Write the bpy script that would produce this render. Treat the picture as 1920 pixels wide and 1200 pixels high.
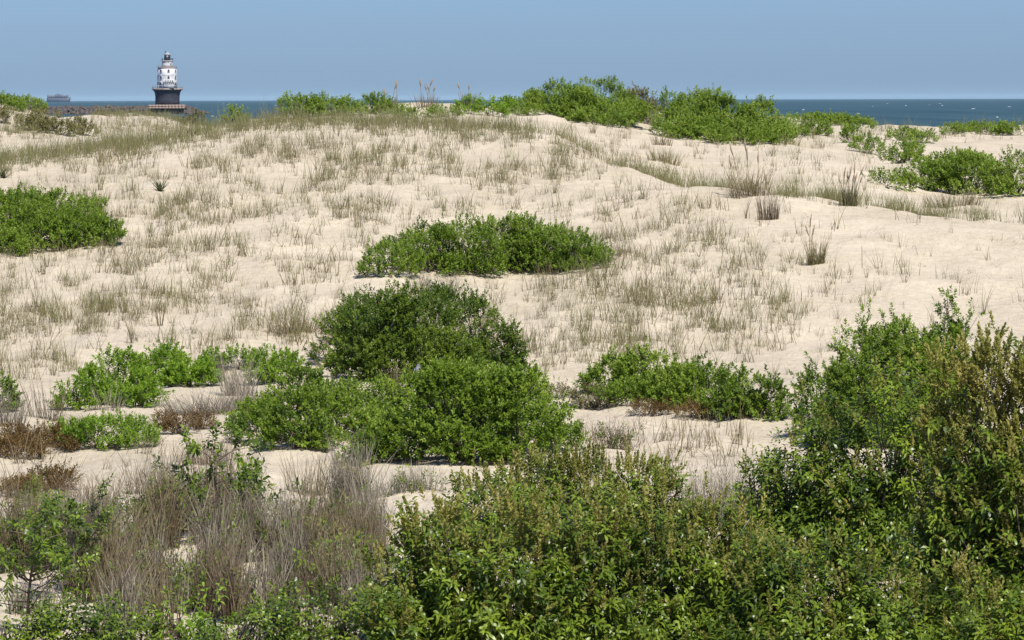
import bpy, math, random
import numpy as np
from mathutils import Matrix, Vector

# ------------------------------------------------------------------ camera, sky, sun, exposure
for o in list(bpy.data.objects): bpy.data.objects.remove(o)
S = bpy.context.scene
COL = S.collection
F = 9400.0            # focal length in photo pixels (photo is 1920 x 1200)
CU, CV = 960.0, 186.4 # principal column, horizon row
ROLL = 0.00245
CAMZ = 6.0            # metres above the sea
cam_d = bpy.data.cameras.new('camera'); cam = bpy.data.objects.new('camera', cam_d); COL.objects.link(cam)
cam_d.sensor_width = 36.0; cam_d.lens = 36.0 * F / 1920.0
cam_d.shift_y = -(600.0 - CV) / 1920.0
cam_d.clip_start = 0.5; cam_d.clip_end = 120000.0
cam.matrix_world = Matrix.Translation((0, 0, CAMZ)) @ Matrix.Rotation(math.radians(90), 4, 'X') @ Matrix.Rotation(-ROLL, 4, 'Z')
S.camera = cam

SUN_EL, SUN_AZ = 52.0, 156.0   # azimuth clockwise from +Y (view direction): behind right shoulder
W = bpy.data.worlds.new('World'); S.world = W; W.use_nodes = True
nt = W.node_tree; nt.nodes.clear()
wo = nt.nodes.new('ShaderNodeOutputWorld'); bg = nt.nodes.new('ShaderNodeBackground')
sk = nt.nodes.new('ShaderNodeTexSky'); sk.sky_type = 'NISHITA'; sk.sun_disc = False
sk.sun_elevation = math.radians(SUN_EL); sk.sun_rotation = math.radians(SUN_AZ)
sk.air_density = 1.0; sk.dust_density = 0.5; sk.ozone_density = 1.0; sk.altitude = 0
tintn = nt.nodes.new('ShaderNodeMix'); tintn.data_type = 'RGBA'; tintn.blend_type = 'MULTIPLY'
tintn.inputs[0].default_value = 1.0; tintn.inputs[7].default_value = (0.335, 0.52, 0.985, 1)
nt.links.new(sk.outputs[0], tintn.inputs[6]); nt.links.new(tintn.outputs[2], bg.inputs[0])
bg.inputs[1].default_value = 0.085
nt.links.new(bg.outputs[0], wo.inputs[0])

sun_d = bpy.data.lights.new('sun', 'SUN'); sun = bpy.data.objects.new('sun', sun_d); COL.objects.link(sun)
sun_d.energy = 4.6; sun_d.angle = math.radians(0.5); sun_d.color = (1.0, 0.955, 0.88)
az, el = math.radians(SUN_AZ), math.radians(SUN_EL)
SUND = Vector((math.sin(az) * math.cos(el), math.cos(az) * math.cos(el), math.sin(el)))
sun.rotation_euler = SUND.to_track_quat('Z', 'Y').to_euler()
sun.location = (20, -20, 60)
S.view_settings.view_transform = 'Standard'; S.view_settings.look = 'None'
S.view_settings.exposure = 0.55; S.view_settings.gamma = 1.0
S.render.engine = 'CYCLES'
S.cycles.max_bounces = 6; S.cycles.diffuse_bounces = 3; S.cycles.transparent_max_bounces = 8
S.cycles.volume_bounces = 1

RNG = np.random.default_rng(7)
random.seed(7)

# ------------------------------------------------------------------ helpers
def nrmz(v):
    return v / np.maximum(np.linalg.norm(v, axis=-1, keepdims=True), 1e-9)

def hash2(ix, iy, seed):
    h = (ix.astype(np.int64) * 374761393 + iy.astype(np.int64) * 668265263 + seed * 974634777) & 0xFFFFFFFF
    h = ((h ^ (h >> 13)) * 1274126177) & 0xFFFFFFFF
    return ((h ^ (h >> 16)) & 0xFFFF) / 65535.0

def vnoise(x, y, seed=0):
    x = np.asarray(x, float); y = np.asarray(y, float)
    ix = np.floor(x); iy = np.floor(y); fx = x - ix; fy = y - iy
    fx = fx * fx * (3 - 2 * fx); fy = fy * fy * (3 - 2 * fy)
    a = hash2(ix, iy, seed); b = hash2(ix + 1, iy, seed); c = hash2(ix, iy + 1, seed); d = hash2(ix + 1, iy + 1, seed)
    return (a * (1 - fx) + b * fx) * (1 - fy) + (c * (1 - fx) + d * fx) * fy - 0.5

def mesh_from(name, V, quads=None, tris=None, attrs=None, smooth=False, mats=(), midx=None):
    me = bpy.data.meshes.new(name)
    V = np.asarray(V, np.float32)
    q = np.zeros((0, 4), np.int32) if quads is None else np.asarray(quads, np.int32).reshape(-1, 4)
    t = np.zeros((0, 3), np.int32) if tris is None else np.asarray(tris, np.int32).reshape(-1, 3)
    me.vertices.add(len(V)); me.vertices.foreach_set('co', V.ravel())
    nl = q.size + t.size
    me.loops.add(nl); me.loops.foreach_set('vertex_index', np.concatenate([q.ravel(), t.ravel()]))
    npoly = len(q) + len(t)
    me.polygons.add(npoly)
    ls = np.concatenate([np.arange(len(q)) * 4, q.size + np.arange(len(t)) * 3]).astype(np.int32)
    me.polygons.foreach_set('loop_start', ls)
    if smooth: me.polygons.foreach_set('use_smooth', np.ones(npoly, bool))
    for k, v in (attrs or {}).items():
        a = me.attributes.new(k, 'FLOAT', 'POINT'); a.data.foreach_set('value', np.asarray(v, np.float32))
    for m in mats: me.materials.append(m)
    if midx is not None: me.polygons.foreach_set('material_index', np.asarray(midx, np.int32))
    me.update(calc_edges=True)
    return me

class MB:
    """collects boxes, lathes, tubes into one mesh"""
    def __init__(s): s.V = []; s.Q = []; s.T = []; s.n = 0
    def add(s, V, Q=(), T=()):
        V = np.asarray(V, float).reshape(-1, 3)
        if len(Q): s.Q.append(np.asarray(Q, int).reshape(-1, 4) + s.n)
        if len(T): s.T.append(np.asarray(T, int).reshape(-1, 3) + s.n)
        s.V.append(V); s.n += len(V); return s
    def box(s, c, d, rz=0.0):
        c = np.array(c, float); hx, hy, hz = [v / 2 for v in d]
        p = np.array([[x, y, z] for x in (-hx, hx) for y in (-hy, hy) for z in (-hz, hz)])
        if rz:
            ca, sa = math.cos(rz), math.sin(rz); p = np.stack([p[:, 0] * ca - p[:, 1] * sa, p[:, 0] * sa + p[:, 1] * ca, p[:, 2]], 1)
        return s.add(p + c, [(0, 1, 3, 2), (4, 6, 7, 5), (0, 4, 5, 1), (2, 3, 7, 6), (0, 2, 6, 4), (1, 5, 7, 3)])
    def lathe(s, prof, seg=32, c=(0, 0, 0), cap=True):
        a = np.arange(seg) / seg * 2 * math.pi
        V = np.concatenate([np.stack([r * np.cos(a), r * np.sin(a), np.full(seg, z)], 1) for r, z in prof]) + np.array(c)
        Q = []
        for i in range(len(prof) - 1):
            for j in range(seg):
                k = (j + 1) % seg; Q.append((i * seg + j, i * seg + k, (i + 1) * seg + k, (i + 1) * seg + j))
        T = []
        n = len(V)
        if cap:
            V = np.concatenate([V, [[c[0], c[1], c[2] + prof[0][1]], [c[0], c[1], c[2] + prof[-1][1]]]])
            m = (len(prof) - 1) * seg
            for j in range(seg):
                k = (j + 1) % seg; T += [(n, k, j), (n + 1, m + j, m + k)]
        return s.add(V, Q, T)
    def tube(s, pts, rad, seg=5):
        pts = np.asarray(pts, float); n = len(pts)
        tg = nrmz(np.gradient(pts, axis=0)); ref = np.array([0.31, 0.87, 0.37])
        u = nrmz(np.cross(tg, ref)); v = np.cross(tg, u)
        a = np.arange(seg) / seg * 2 * math.pi
        rad = np.broadcast_to(np.asarray(rad, float), (n,))
        V = pts[:, None] + rad[:, None, None] * (np.cos(a)[None, :, None] * u[:, None] + np.sin(a)[None, :, None] * v[:, None])
        Q = [(i * seg + j, i * seg + (j + 1) % seg, (i + 1) * seg + (j + 1) % seg, (i + 1) * seg + j) for i in range(n - 1) for j in range(seg)]
        V = np.concatenate([V.reshape(-1, 3), pts[:1], pts[-1:]])
        T = []
        for j in range(seg):
            k = (j + 1) % seg; T += [(n * seg, k, j), (n * seg + 1, (n - 1) * seg + j, (n - 1) * seg + k)]
        return s.add(V, Q, T)
    def mesh(s, name, mat, smooth=False, attrs=None):
        return mesh_from(name, np.concatenate(s.V), np.concatenate(s.Q) if s.Q else None, np.concatenate(s.T) if s.T else None,
                         attrs, smooth, [mat] if mat else ())

def link(name, me, parent=None, loc=None):
    o = bpy.data.objects.new(name, me); COL.objects.link(o)
    if parent is not None: o.parent = parent
    if loc is not None: o.location = loc
    return o
def tag(o, label=None, cat=None, group=None, kind=None):
    if label: o['label'] = label
    if cat: o['category'] = cat
    if group: o['group'] = group
    if kind: o['kind'] = kind
    return o
def thing(name, label, cat, loc, group=None):
    return tag(link(name, None, None, loc), label, cat, group)

# ------------------------------------------------------------------ materials
def newmat(name):
    m = bpy.data.materials.new(name); m.use_nodes = True
    n = m.node_tree; n.nodes.clear()
    out = n.nodes.new('ShaderNodeOutputMaterial'); p = n.nodes.new('ShaderNodeBsdfPrincipled')
    n.links.new(p.outputs[0], out.inputs[0])
    return m, n, p, out
def ramp(n, src, stops):
    r = n.nodes.new('ShaderNodeValToRGB'); e = r.color_ramp.elements
    while len(e) < len(stops): e.new(0.5)
    for i, (pos, c) in enumerate(stops): e[i].position = pos; e[i].color = (*c, 1)
    n.links.new(src, r.inputs[0]); return r.outputs[0]
def noise(n, scale, detail=4, rough=0.55, vec=None, dist=0.0):
    t = n.nodes.new('ShaderNodeTexNoise'); t.inputs['Scale'].default_value = scale; t.inputs['Detail'].default_value = detail
    t.inputs['Roughness'].default_value = rough; t.inputs['Distortion'].default_value = dist
    if vec is not None: n.links.new(vec, t.inputs['Vector'])
    return t
def coords(n, kind='Object', scale=None):
    c = n.nodes.new('ShaderNodeTexCoord').outputs[kind]
    if scale:
        m = n.nodes.new('ShaderNodeMapping'); m.inputs['Scale'].default_value = scale; n.links.new(c, m.inputs[0]); c = m.outputs[0]
    return c
def bump(n, h, p, strength, dist):
    b = n.nodes.new('ShaderNodeBump'); b.inputs['Strength'].default_value = strength; b.inputs['Distance'].default_value = dist
    n.links.new(h, b.inputs['Height']); n.links.new(b.outputs[0], p.inputs['Normal']); return b
def math_node(n, op, a, b):
    m = n.nodes.new('ShaderNodeMath'); m.operation = op
    for i, v in enumerate((a, b)):
        if isinstance(v, (int, float)): m.inputs[i].default_value = v
        else: n.links.new(v, m.inputs[i])
    return m.outputs[0]
def mixc(n, fac, a, b, mode='MIX'):
    m = n.nodes.new('ShaderNodeMix'); m.data_type = 'RGBA'; m.blend_type = mode
    for i, v in ((0, fac), (6, a), (7, b)):
        if isinstance(v, (int, float)): m.inputs[i].default_value = v
        elif isinstance(v, tuple): m.inputs[i].default_value = (*v, 1)
        else: n.links.new(v, m.inputs[i])
    return m.outputs[2]

def leaf_mat(name, stops, rough=0.45, transl=0.30, spec=0.4):
    m, n, p, out = newmat(name)
    a = n.nodes.new('ShaderNodeAttribute'); a.attribute_name = 'tint'
    nz = noise(n, 1.6, 2, vec=coords(n))
    t = math_node(n, 'ADD', a.outputs['Fac'], math_node(n, 'MULTIPLY', math_node(n, 'SUBTRACT', nz.outputs[0], 0.5), 0.9))
    c = ramp(n, t, stops)
    n.links.new(c, p.inputs['Base Color']); p.inputs['Roughness'].default_value = rough
    p.inputs['Specular IOR Level'].default_value = spec
    tr = n.nodes.new('ShaderNodeBsdfTranslucent'); n.links.new(mixc(n, 1.0, c, (1.15, 1.25, 0.55), 'MULTIPLY'), tr.inputs[0])
    mx = n.nodes.new('ShaderNodeMixShader'); mx.inputs[0].default_value = transl
    n.links.new(p.outputs[0], mx.inputs[1]); n.links.new(tr.outputs[0], mx.inputs[2]); n.links.new(mx.outputs[0], out.inputs[0])
    return m
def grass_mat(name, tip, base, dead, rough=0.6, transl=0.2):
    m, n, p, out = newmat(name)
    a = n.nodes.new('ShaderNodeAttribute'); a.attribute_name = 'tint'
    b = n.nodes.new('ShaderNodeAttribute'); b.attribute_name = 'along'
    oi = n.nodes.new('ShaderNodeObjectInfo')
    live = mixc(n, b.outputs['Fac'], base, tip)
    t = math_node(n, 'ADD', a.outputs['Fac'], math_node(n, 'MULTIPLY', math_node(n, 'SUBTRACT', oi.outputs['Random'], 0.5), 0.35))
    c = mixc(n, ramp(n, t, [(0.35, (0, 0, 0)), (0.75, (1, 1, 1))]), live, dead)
    n.links.new(c, p.inputs['Base Color']); p.inputs['Roughness'].default_value = rough
    p.inputs['Specular IOR Level'].default_value = 0.3
    tr = n.nodes.new('ShaderNodeBsdfTranslucent'); n.links.new(c, tr.inputs[0])
    mx = n.nodes.new('ShaderNodeMixShader'); mx.inputs[0].default_value = transl
    n.links.new(p.outputs[0], mx.inputs[1]); n.links.new(tr.outputs[0], mx.inputs[2]); n.links.new(mx.outputs[0], out.inputs[0])
    return m
def plain(name, col, rough=0.7, var=0.25, scale=3.0, spec=0.3, metal=0.0, bmp=0.0):
    m, n, p, out = newmat(name)
    nz = noise(n, scale, 5, 0.6, coords(n))
    lo = tuple(c * (1 - var) for c in col); hi = tuple(min(1, c * (1 + var)) for c in col)
    n.links.new(ramp(n, nz.outputs[0], [(0.3, lo), (0.7, hi)]), p.inputs['Base Color'])
    p.inputs['Roughness'].default_value = rough; p.inputs['Specular IOR Level'].default_value = spec; p.inputs['Metallic'].default_value = metal
    if bmp: bump(n, nz.outputs[0], p, 0.6, bmp)
    return m

# sand
M_SAND, n, p, _o = newmat('pale_dune_sand')
co = coords(n)
big = noise(n, 0.35, 4, 0.5, co); mid = noise(n, 3.0, 5, 0.6, co); fine = noise(n, 60.0, 3, 0.7, co)
c1 = ramp(n, big.outputs[0], [(0.35, (0.488, 0.422, 0.302)), (0.65, (0.575, 0.498, 0.368))])
c2 = mixc(n, 0.5, c1, ramp(n, mid.outputs[0], [(0.3, (0.74, 0.71, 0.67)), (0.55, (1, 1, 1)), (0.75, (1.03, 1.0, 0.97))]), 'MULTIPLY')
c3 = mixc(n, 0.55, c2, ramp(n, fine.outputs[0], [(0.30, (0.72, 0.69, 0.66)), (0.5, (1, 1, 1))]), 'MULTIPLY')
n.links.new(c3, p.inputs['Base Color']); p.inputs['Roughness'].default_value = 0.95; p.inputs['Specular IOR Level'].default_value = 0.1
rip = noise(n, 7.0, 6, 0.65, coords(n, scale=(1, 0.45, 1)), 0.6)
b1 = bump(n, rip.outputs[0], p, 0.8, 0.08)
# sea
M_SEA, n, p, _o = newmat('choppy_sea_water')
st = noise(n, 1.0, 5, 0.6, coords(n, scale=(0.06, 0.0011, 1)))
st2 = noise(n, 1.0, 3, 0.6, coords(n, scale=(0.5, 0.004, 1)))
c1 = ramp(n, st.outputs[0], [(0.3, (0.020, 0.052, 0.064)), (0.7, (0.042, 0.090, 0.105))])
n.links.new(mixc(n, 0.6, c1, ramp(n, st2.outputs[0], [(0.3, (0.7, 0.72, 0.75)), (0.6, (1.1, 1.1, 1.1))]), 'MULTIPLY'), p.inputs['Base Color'])
p.inputs['Roughness'].default_value = 0.75; p.inputs['Specular IOR Level'].default_value = 0.15
M_FOAM = plain('white_sea_foam', (0.55, 0.57, 0.58), 0.9, 0.1)

G = dict(
 bay=leaf_mat('bayberry_leaf', [(0.0, (0.060, 0.105, 0.010)), (0.5, (0.142, 0.218, 0.020)), (1.0, (0.235, 0.315, 0.040))], 0.5, 0.40, .3),
 dark=leaf_mat('dark_bayberry_leaf', [(0.0, (0.036, 0.068, 0.008)), (0.5, (0.090, 0.142, 0.013)), (1.0, (0.165, 0.225, 0.025))], 0.5, 0.34, .3),
 bright=leaf_mat('bright_green_leaf', [(0.0, (0.09, 0.165, 0.010)), (0.5, (0.172, 0.282, 0.020)), (1.0, (0.25, 0.36, 0.04))], 0.5, 0.42, .3),
 far=leaf_mat('far_shrub_leaf', [(0.0, (0.085, 0.14, 0.016)), (0.5, (0.168, 0.248, 0.028)), (1.0, (0.24, 0.31, 0.05))], 0.55, 0.40, .25),
 cherry=leaf_mat('glossy_long_leaf', [(0.0, (0.036, 0.068, 0.009)), (0.5, (0.112, 0.168, 0.016)), (1.0, (0.225, 0.30, 0.03))], 0.36, 0.36, 0.4),
 olive=leaf_mat('olive_brown_bloom', [(0.0, (0.16, 0.175, 0.040)), (0.5, (0.27, 0.262, 0.075)), (1.0, (0.36, 0.31, 0.10))], 0.8, 0.35, 0.15),
 brown=leaf_mat('rusty_heather_leaf', [(0.0, (0.07, 0.040, 0.015)), (0.5, (0.135, 0.082, 0.028)), (1.0, (0.20, 0.13, 0.045))], 0.8, 0.25, 0.2),
 grey=leaf_mat('grey_green_leaf', [(0.0, (0.095, 0.095, 0.036)), (0.5, (0.165, 0.158, 0.06)), (1.0, (0.22, 0.19, 0.085))], 0.7, 0.3, 0.2),
)
GR = dict(
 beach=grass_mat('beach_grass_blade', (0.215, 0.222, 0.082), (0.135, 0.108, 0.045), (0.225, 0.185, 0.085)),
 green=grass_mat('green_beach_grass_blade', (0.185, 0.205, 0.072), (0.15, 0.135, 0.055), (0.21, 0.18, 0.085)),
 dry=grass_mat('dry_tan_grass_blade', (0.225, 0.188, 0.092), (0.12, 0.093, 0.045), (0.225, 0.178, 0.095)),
 grey=grass_mat('weathered_grey_stalk', (0.23, 0.20, 0.14), (0.105, 0.09, 0.06), (0.34, 0.295, 0.22)),  # darker base colour also paints in shade low in the clumps
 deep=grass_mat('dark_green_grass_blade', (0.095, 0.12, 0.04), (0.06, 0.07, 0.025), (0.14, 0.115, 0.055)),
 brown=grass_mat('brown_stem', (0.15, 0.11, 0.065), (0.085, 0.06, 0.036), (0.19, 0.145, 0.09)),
)
M_BARK = plain('grey_brown_bark', (0.11, 0.085, 0.065), 0.9, 0.4, 20)
M_BARE = plain('bleached_bare_twig', (0.36, 0.33, 0.29), 0.9, 0.3, 20)
M_WHITE = plain('weathered_white_paint', (0.60, 0.60, 0.595), 0.55, 0.10, 0.6)
M_WHITE, n, p, _o = newmat('weathered_white_paint')
rs = noise(n, 1.0, 4, .6, coords(n, scale=(1.6, 1.6, .16))); blot = noise(n, .5, 4, .6, coords(n))
c1 = mixc(n, ramp(n, rs.outputs[0], [(.52, (0, 0, 0)), (.72, (.75, .75, .75))]), (0.58, 0.575, 0.565), (0.30, 0.24, 0.18))
n.links.new(mixc(n, .5, c1, ramp(n, blot.outputs[0], [(.35, (.72, .72, .72)), (.6, (1, 1, 1))]), 'MULTIPLY'), p.inputs['Base Color']); p.inputs['Roughness'].default_value = .6
M_IRON = plain('dark_iron_plate', (0.042, 0.042, 0.055), 0.6, 0.35, 0.8)
M_BLACK = plain('black_lantern_paint', (0.03, 0.03, 0.04), 0.45, 0.3, 1)
M_GRANITE = plain('reddish_granite', (0.29, 0.205, 0.16), 0.85, 0.3, 0.7, bmp=0.05)
M_ROCK = plain('dark_breakwater_rock', (0.075, 0.062, 0.055), 0.9, 0.45, 0.5, bmp=0.08)
M_WGLASS = plain('dark_window_glass', (0.03, 0.035, 0.04), 0.2, 0.1, 1, 0.5)
M_LEDGE = plain('rust_stained_ledge', (0.30, 0.24, 0.19), 0.7, 0.3, 0.8)
M_GREYW = plain('grey_landing_steel', (0.30, 0.31, 0.32), 0.6, 0.2, 0.7)

# ------------------------------------------------------------------ terrain: height table measured along view columns
NEAR = [(38, 5.05), (45, 4.86), (52, 4.86), (60, 4.86), (68, 4.80), (76, 4.72), (85, 4.55)]
COLS = {   # photo column: [(distance m, photo row of the ground there)]
 0:    [(93, 612), (102, 520), (110, 440), (118, 362), (124, 318), (128, 300), (134, 300), (142, 307), (152, 298), (166, 266), (178, 216), (188, 193), (200, 190), (220, 204), (300, 232)],
 160:  [(93, 606), (102, 508), (112, 408), (120, 340), (126, 296), (130, 277), (136, 276), (144, 282), (156, 272), (176, 250), (192, 236), (230, 238), (270, 226), (300, 217), (330, 213), (350, 216)],
 300:  [(93, 602), (102, 502), (112, 402), (121, 325), (127, 284), (132, 264), (138, 263), (150, 270), (175, 264), (210, 247), (260, 230), (300, 220), (330, 215), (350, 218)],
 400:  [(93, 600), (102, 500), (112, 400), (122, 316), (129, 266), (135, 241), (141, 240), (155, 250), (180, 240), (210, 243), (270, 240), (310, 237)],
 520:  [(93, 598), (102, 496), (112, 397), (122, 312), (130, 258), (137, 226), (143, 225), (158, 228), (175, 222), (190, 224), (240, 240)],
 640:  [(93, 598), (102, 494), (112, 396), (122, 310), (130, 256), (138, 224), (145, 226), (157, 219), (168, 206), (182, 204), (205, 218)],
 790:  [(93, 598), (102, 492), (112, 395), (122, 309), (130, 258), (138, 229), (145, 230), (157, 216), (168, 199), (176, 196), (192, 206), (240, 240)],
 960:  [(93, 598), (102, 490), (112, 395), (122, 310), (130, 262), (136, 238), (143, 239), (155, 229), (168, 213), (180, 204), (192, 202), (215, 218)],
 1050: [(93, 598), (102, 488), (112, 394), (122, 312), (131, 253), (137, 266), (144, 262), (151, 248), (165, 226), (178, 209), (190, 204), (212, 216)],
 1150: [(93, 598), (102, 486), (112, 390), (121, 303), (127, 322), (134, 314), (142, 290), (158, 251), (172, 228), (186, 208), (196, 205), (216, 216)],
 1300: [(93, 598), (102, 484), (110, 400), (116, 338), (122, 358), (129, 350), (138, 320), (150, 286), (163, 262), (178, 233), (192, 217), (201, 214), (225, 225)],
 1480: [(93, 600), (102, 486), (108, 420), (113.5, 362), (119, 383), (127, 371), (136, 335), (150, 291), (165, 262), (180, 240), (195, 223), (206, 220), (230, 230)],
 1600: [(93, 602), (102, 492), (107, 432), (112, 378), (117, 399), (125, 389), (134, 350), (150, 301), (168, 263), (185, 246), (200, 237), (211, 235), (240, 250)],
 1760: [(93, 605), (101, 506), (106, 442), (110, 396), (115, 417), (122, 408), (130, 382), (140, 347), (155, 306), (172, 271), (188, 251), (205, 241), (216, 240), (245, 255)],
 1920: [(93, 608), (100, 522), (105, 458), (109, 410), (114, 432), (120, 420), (128, 393), (140, 349), (158, 301), (175, 273), (192, 251), (208, 241), (219, 240), (245, 255)],
}
UG = np.arange(-400, 2321, 10.0); YG = np.arange(38, 480.1, 0.5)
us = sorted(COLS)
prof = []
for u in us:
    pts = list(NEAR)
    for (Y, r) in COLS[u]: pts.append((Y, ((r - CV) + ROLL * (u - CU)) / F * Y))
    yl = pts[-1][0]; pts += [(yl + 70, 6.1), (yl + 130, 7.2), (600, 8.0)]
    prof.append(np.interp(YG, [q[0] for q in pts], [q[1] for q in pts]))
prof = np.array(prof)
DROP = np.stack([np.interp(UG, us, prof[:, j]) for j in range(len(YG))], 1)
def gsm(A, sig, ax):
    r = int(3 * sig); k = np.exp(-0.5 * (np.arange(-r, r + 1) / sig) ** 2); k /= k.sum()
    P = np.pad(A, [(r, r) if i == ax else (0, 0) for i in range(2)], mode='edge')
    return np.apply_along_axis(lambda v: np.convolve(v, k, 'valid'), ax, P)
DROP = gsm(gsm(DROP, 1.8, 1), 3.2, 0)

def zg(X, Y, nz=True):
    X = np.asarray(X, float); Y = np.asarray(Y, float)
    u = CU + X / np.maximum(Y, 40.0) * F
    fu = np.clip((u - UG[0]) / 10.0, 0, len(UG) - 1.001); fy = np.clip((Y - YG[0]) / 0.5, 0, len(YG) - 1.001)
    i = fu.astype(int); j = fy.astype(int); a = fu - i; b = fy - j
    d = (DROP[i, j] * (1 - a) + DROP[i + 1, j] * a) * (1 - b) + (DROP[i, j + 1] * (1 - a) + DROP[i + 1, j + 1] * a) * b
    z = CAMZ - d
    if nz:
        z = z + 0.16 * vnoise(X / 3.1, Y / 4.2, 1) + 0.17 * vnoise(X / 1.2 + 5, Y / 1.9, 2) + 0.085 * vnoise(X / 0.42, Y / 0.75, 3)
        sp = vnoise(X / 6.0, Y / 9.0, 9)
        z = z + 0.30 * sp * np.clip((Y - 60) / 40, 0, 1) * np.clip((175 - Y) / 30, 0, 1) * 0.5
    return z
YM = np.arange(41, 420, 0.2)
def gp(u, row):
    """ground point seen at a photo pixel"""
    du, dv = u - CU, row - CV
    X = (du - ROLL * dv) / F * YM; zr = CAMZ - (dv + ROLL * du) / F * YM
    hit = np.nonzero(zg(X, YM) >= zr)[0]
    k = hit[0] if len(hit) else len(YM) - 1
    return np.array([X[k], YM[k], float(zg(X[k], YM[k]))])
def at(u, row, Y):
    du, dv = u - CU, row - CV
    return np.array([(du - ROLL * dv) / F * Y, Y, CAMZ - (dv + ROLL * du) / F * Y])

uc = np.concatenate([-2100 - np.geomspace(20000, 60, 14), np.linspace(-2100, -220, 12)[:-1], np.linspace(-220, 2140, 350), np.linspace(2140, 4000, 12)[1:], 4000 + np.geomspace(60, 20000, 14)])
yc = np.concatenate([np.linspace(-120, 36, 20), np.linspace(37, 145, 260), np.linspace(145, 235, 100)[1:], np.linspace(235, 480, 60)[1:]])
UU, YY = np.meshgrid(uc, yc, indexing='ij')
XX = (UU - CU) / F * np.maximum(YY, 40.0)
ZZ = zg(XX, YY)
nu, ny = UU.shape
idx = np.arange(nu * ny).reshape(nu, ny)
quads = np.stack([idx[:-1, :-1], idx[1:, :-1], idx[1:, 1:], idx[:-1, 1:]], -1).reshape(-1, 4)
ground = link('sand_dunes', mesh_from('sand_dunes', np.stack([XX, YY, ZZ], -1).reshape(-1, 3), quads, None, None, True, [M_SAND]))
tag(ground, 'pale rolling sand dunes with a low crest', None, None, 'structure')

# sea
R = 70000.0
sea = link('sea', mesh_from('sea', [(-R, 200, 0), (R, 200, 0), (R, R, 0), (-R, R, 0)], [(0, 1, 2, 3)], None, None, False, [M_SEA]))
tag(sea, 'choppy blue sea reaching the horizon', None, None, 'structure')
fm = MB()
for k in range(130):
    Y = 700 * (9000 / 700) ** random.random(); X = random.uniform(-0.12, 0.12) * Y
    w = random.uniform(0.3, 1.2) * (Y / 2000) ** 0.45; h = random.uniform(0.06, 0.3) * (Y / 2000) ** 0.35
    nseg = 7; top = [(X - w + 2 * w * i / (nseg - 1), Y + random.uniform(-.4, .4), 0.02 + h * math.sin(math.pi * (i + 0.3) / (nseg - 0.4)) * random.uniform(0.5, 1)) for i in range(nseg)]
    V = []
    for q in top: V += [(q[0], q[1] - 1.2, -0.05), q, (q[0], q[1] + 1.5, -0.05)]
    Q = []
    for i in range(nseg - 1): Q += [(3 * i, 3 * i + 3, 3 * i + 4, 3 * i + 1), (3 * i + 1, 3 * i + 4, 3 * i + 5, 3 * i + 2)]
    fm.add(V, Q)
tag(link('whitecaps', fm.mesh('whitecaps', M_FOAM, True)), 'small white breaking wave crests scattered over the sea', 'waves', None, 'stuff')

# ------------------------------------------------------------------ lighthouse and breakwater
LD = 2170.0; PX = LD / F
def lpx(u, row): return at(u, row, LD)
ax = lpx(314.0, 204.0); ax_x = ax[0]
def zr(row): return lpx(314.0, row)[2]
BASEZ = zr(204.0)
LH = thing('lighthouse', 'white conical lighthouse with black lantern on a dark flared iron caisson', 'lighthouse', (ax_x, LD, BASEZ))
def lz(row): return zr(row) - BASEZ
def lobj(name, mb, mat, parent=LH, smooth=False): return link(name, mb.mesh(name, mat, smooth), parent)
# granite foundation: courses of blocks
fb = MB().box((0, 0, (lz(196.4) + 0) / 2), (67 * PX * 0.98, 12.0, lz(196.4)))
found = lobj('foundation', fb, M_GRANITE)
nblk = 11; fw = 68 * PX
blkm = MB().box((0, 0, 0), (fw / nblk - 0.03, 0.5, lz(196.4) / 2 - 0.03)).mesh('granite_block', M_GRANITE)
for row_ in range(2):
    for k in range(nblk):
        link('granite_block', blkm, found, (-fw / 2 + (k + 0.5) * fw / nblk, -6.1 + random.uniform(-.05, .05), lz(196.4) * (0.26 + 0.48 * row_)))
z0 = lz(196.0); z1 = lz(167.5)
cb = MB().lathe([(22.9 * PX, z0), (22.7 * PX, z0 + (z1 - z0) * .25), (22.9 * PX, z0 + (z1 - z0) * .55), (23.8 * PX, z0 + (z1 - z0) * .76), (25.8 * PX, z0 + (z1 - z0) * .9), (28.6 * PX, z1), (28.6 * PX, z1 + 0.35)], 48)
cais = lobj('caisson', cb, M_IRON, smooth=True)
for k in range(1, 5):    # plate seams standing proud
    z = z0 + (z1 - z0) * .155 * k
    rr = np.interp(z, [z0, z0 + (z1 - z0) * .25, z0 + (z1 - z0) * .55, z0 + (z1 - z0) * .76], np.array([22.9, 22.7, 22.9, 23.8]) * PX)
    lobj('plate_flange', MB().lathe([(rr - .05, z - .06), (rr + .09, z - .06), (rr + .09, z + .06), (rr - .05, z + .06)], 40, cap=False), M_IRON, cais)
lobj('cornice_ring', MB().lathe([(28.7 * PX, z1 - .25), (29.2 * PX, z1 - .2), (29.2 * PX, z1 + .42), (28.3 * PX, z1 + .42)], 48, cap=False), M_LEDGE, cais)
def railing(zb, rad, h, nposts, name='gallery_railing', mat=M_GREYW, par=LH):
    r = MB()
    a = np.linspace(0, 2 * math.pi, 41)
    for f_ in (0.5, 1.0): r.tube(np.stack([rad * np.cos(a), rad * np.sin(a), np.full(41, zb + h * f_)], 1), 0.055, 4)
    o = lobj(name, r, mat, par)
    pm = MB().tube([(0, 0, 0), (0, 0, h)], 0.07, 5).mesh('railing_post', mat)
    for k in range(nposts):
        t = 2 * math.pi * k / nposts
        link('railing_post', pm, o, (rad * math.cos(t), rad * math.sin(t), zb))
railing(z1 + .35, 28.2 * PX, 5.2 * PX, 24)
zt0, zt1 = z1 + 0.3, lz(127.6)
rb, rt = 19.2 * PX, 17.6 * PX
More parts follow.
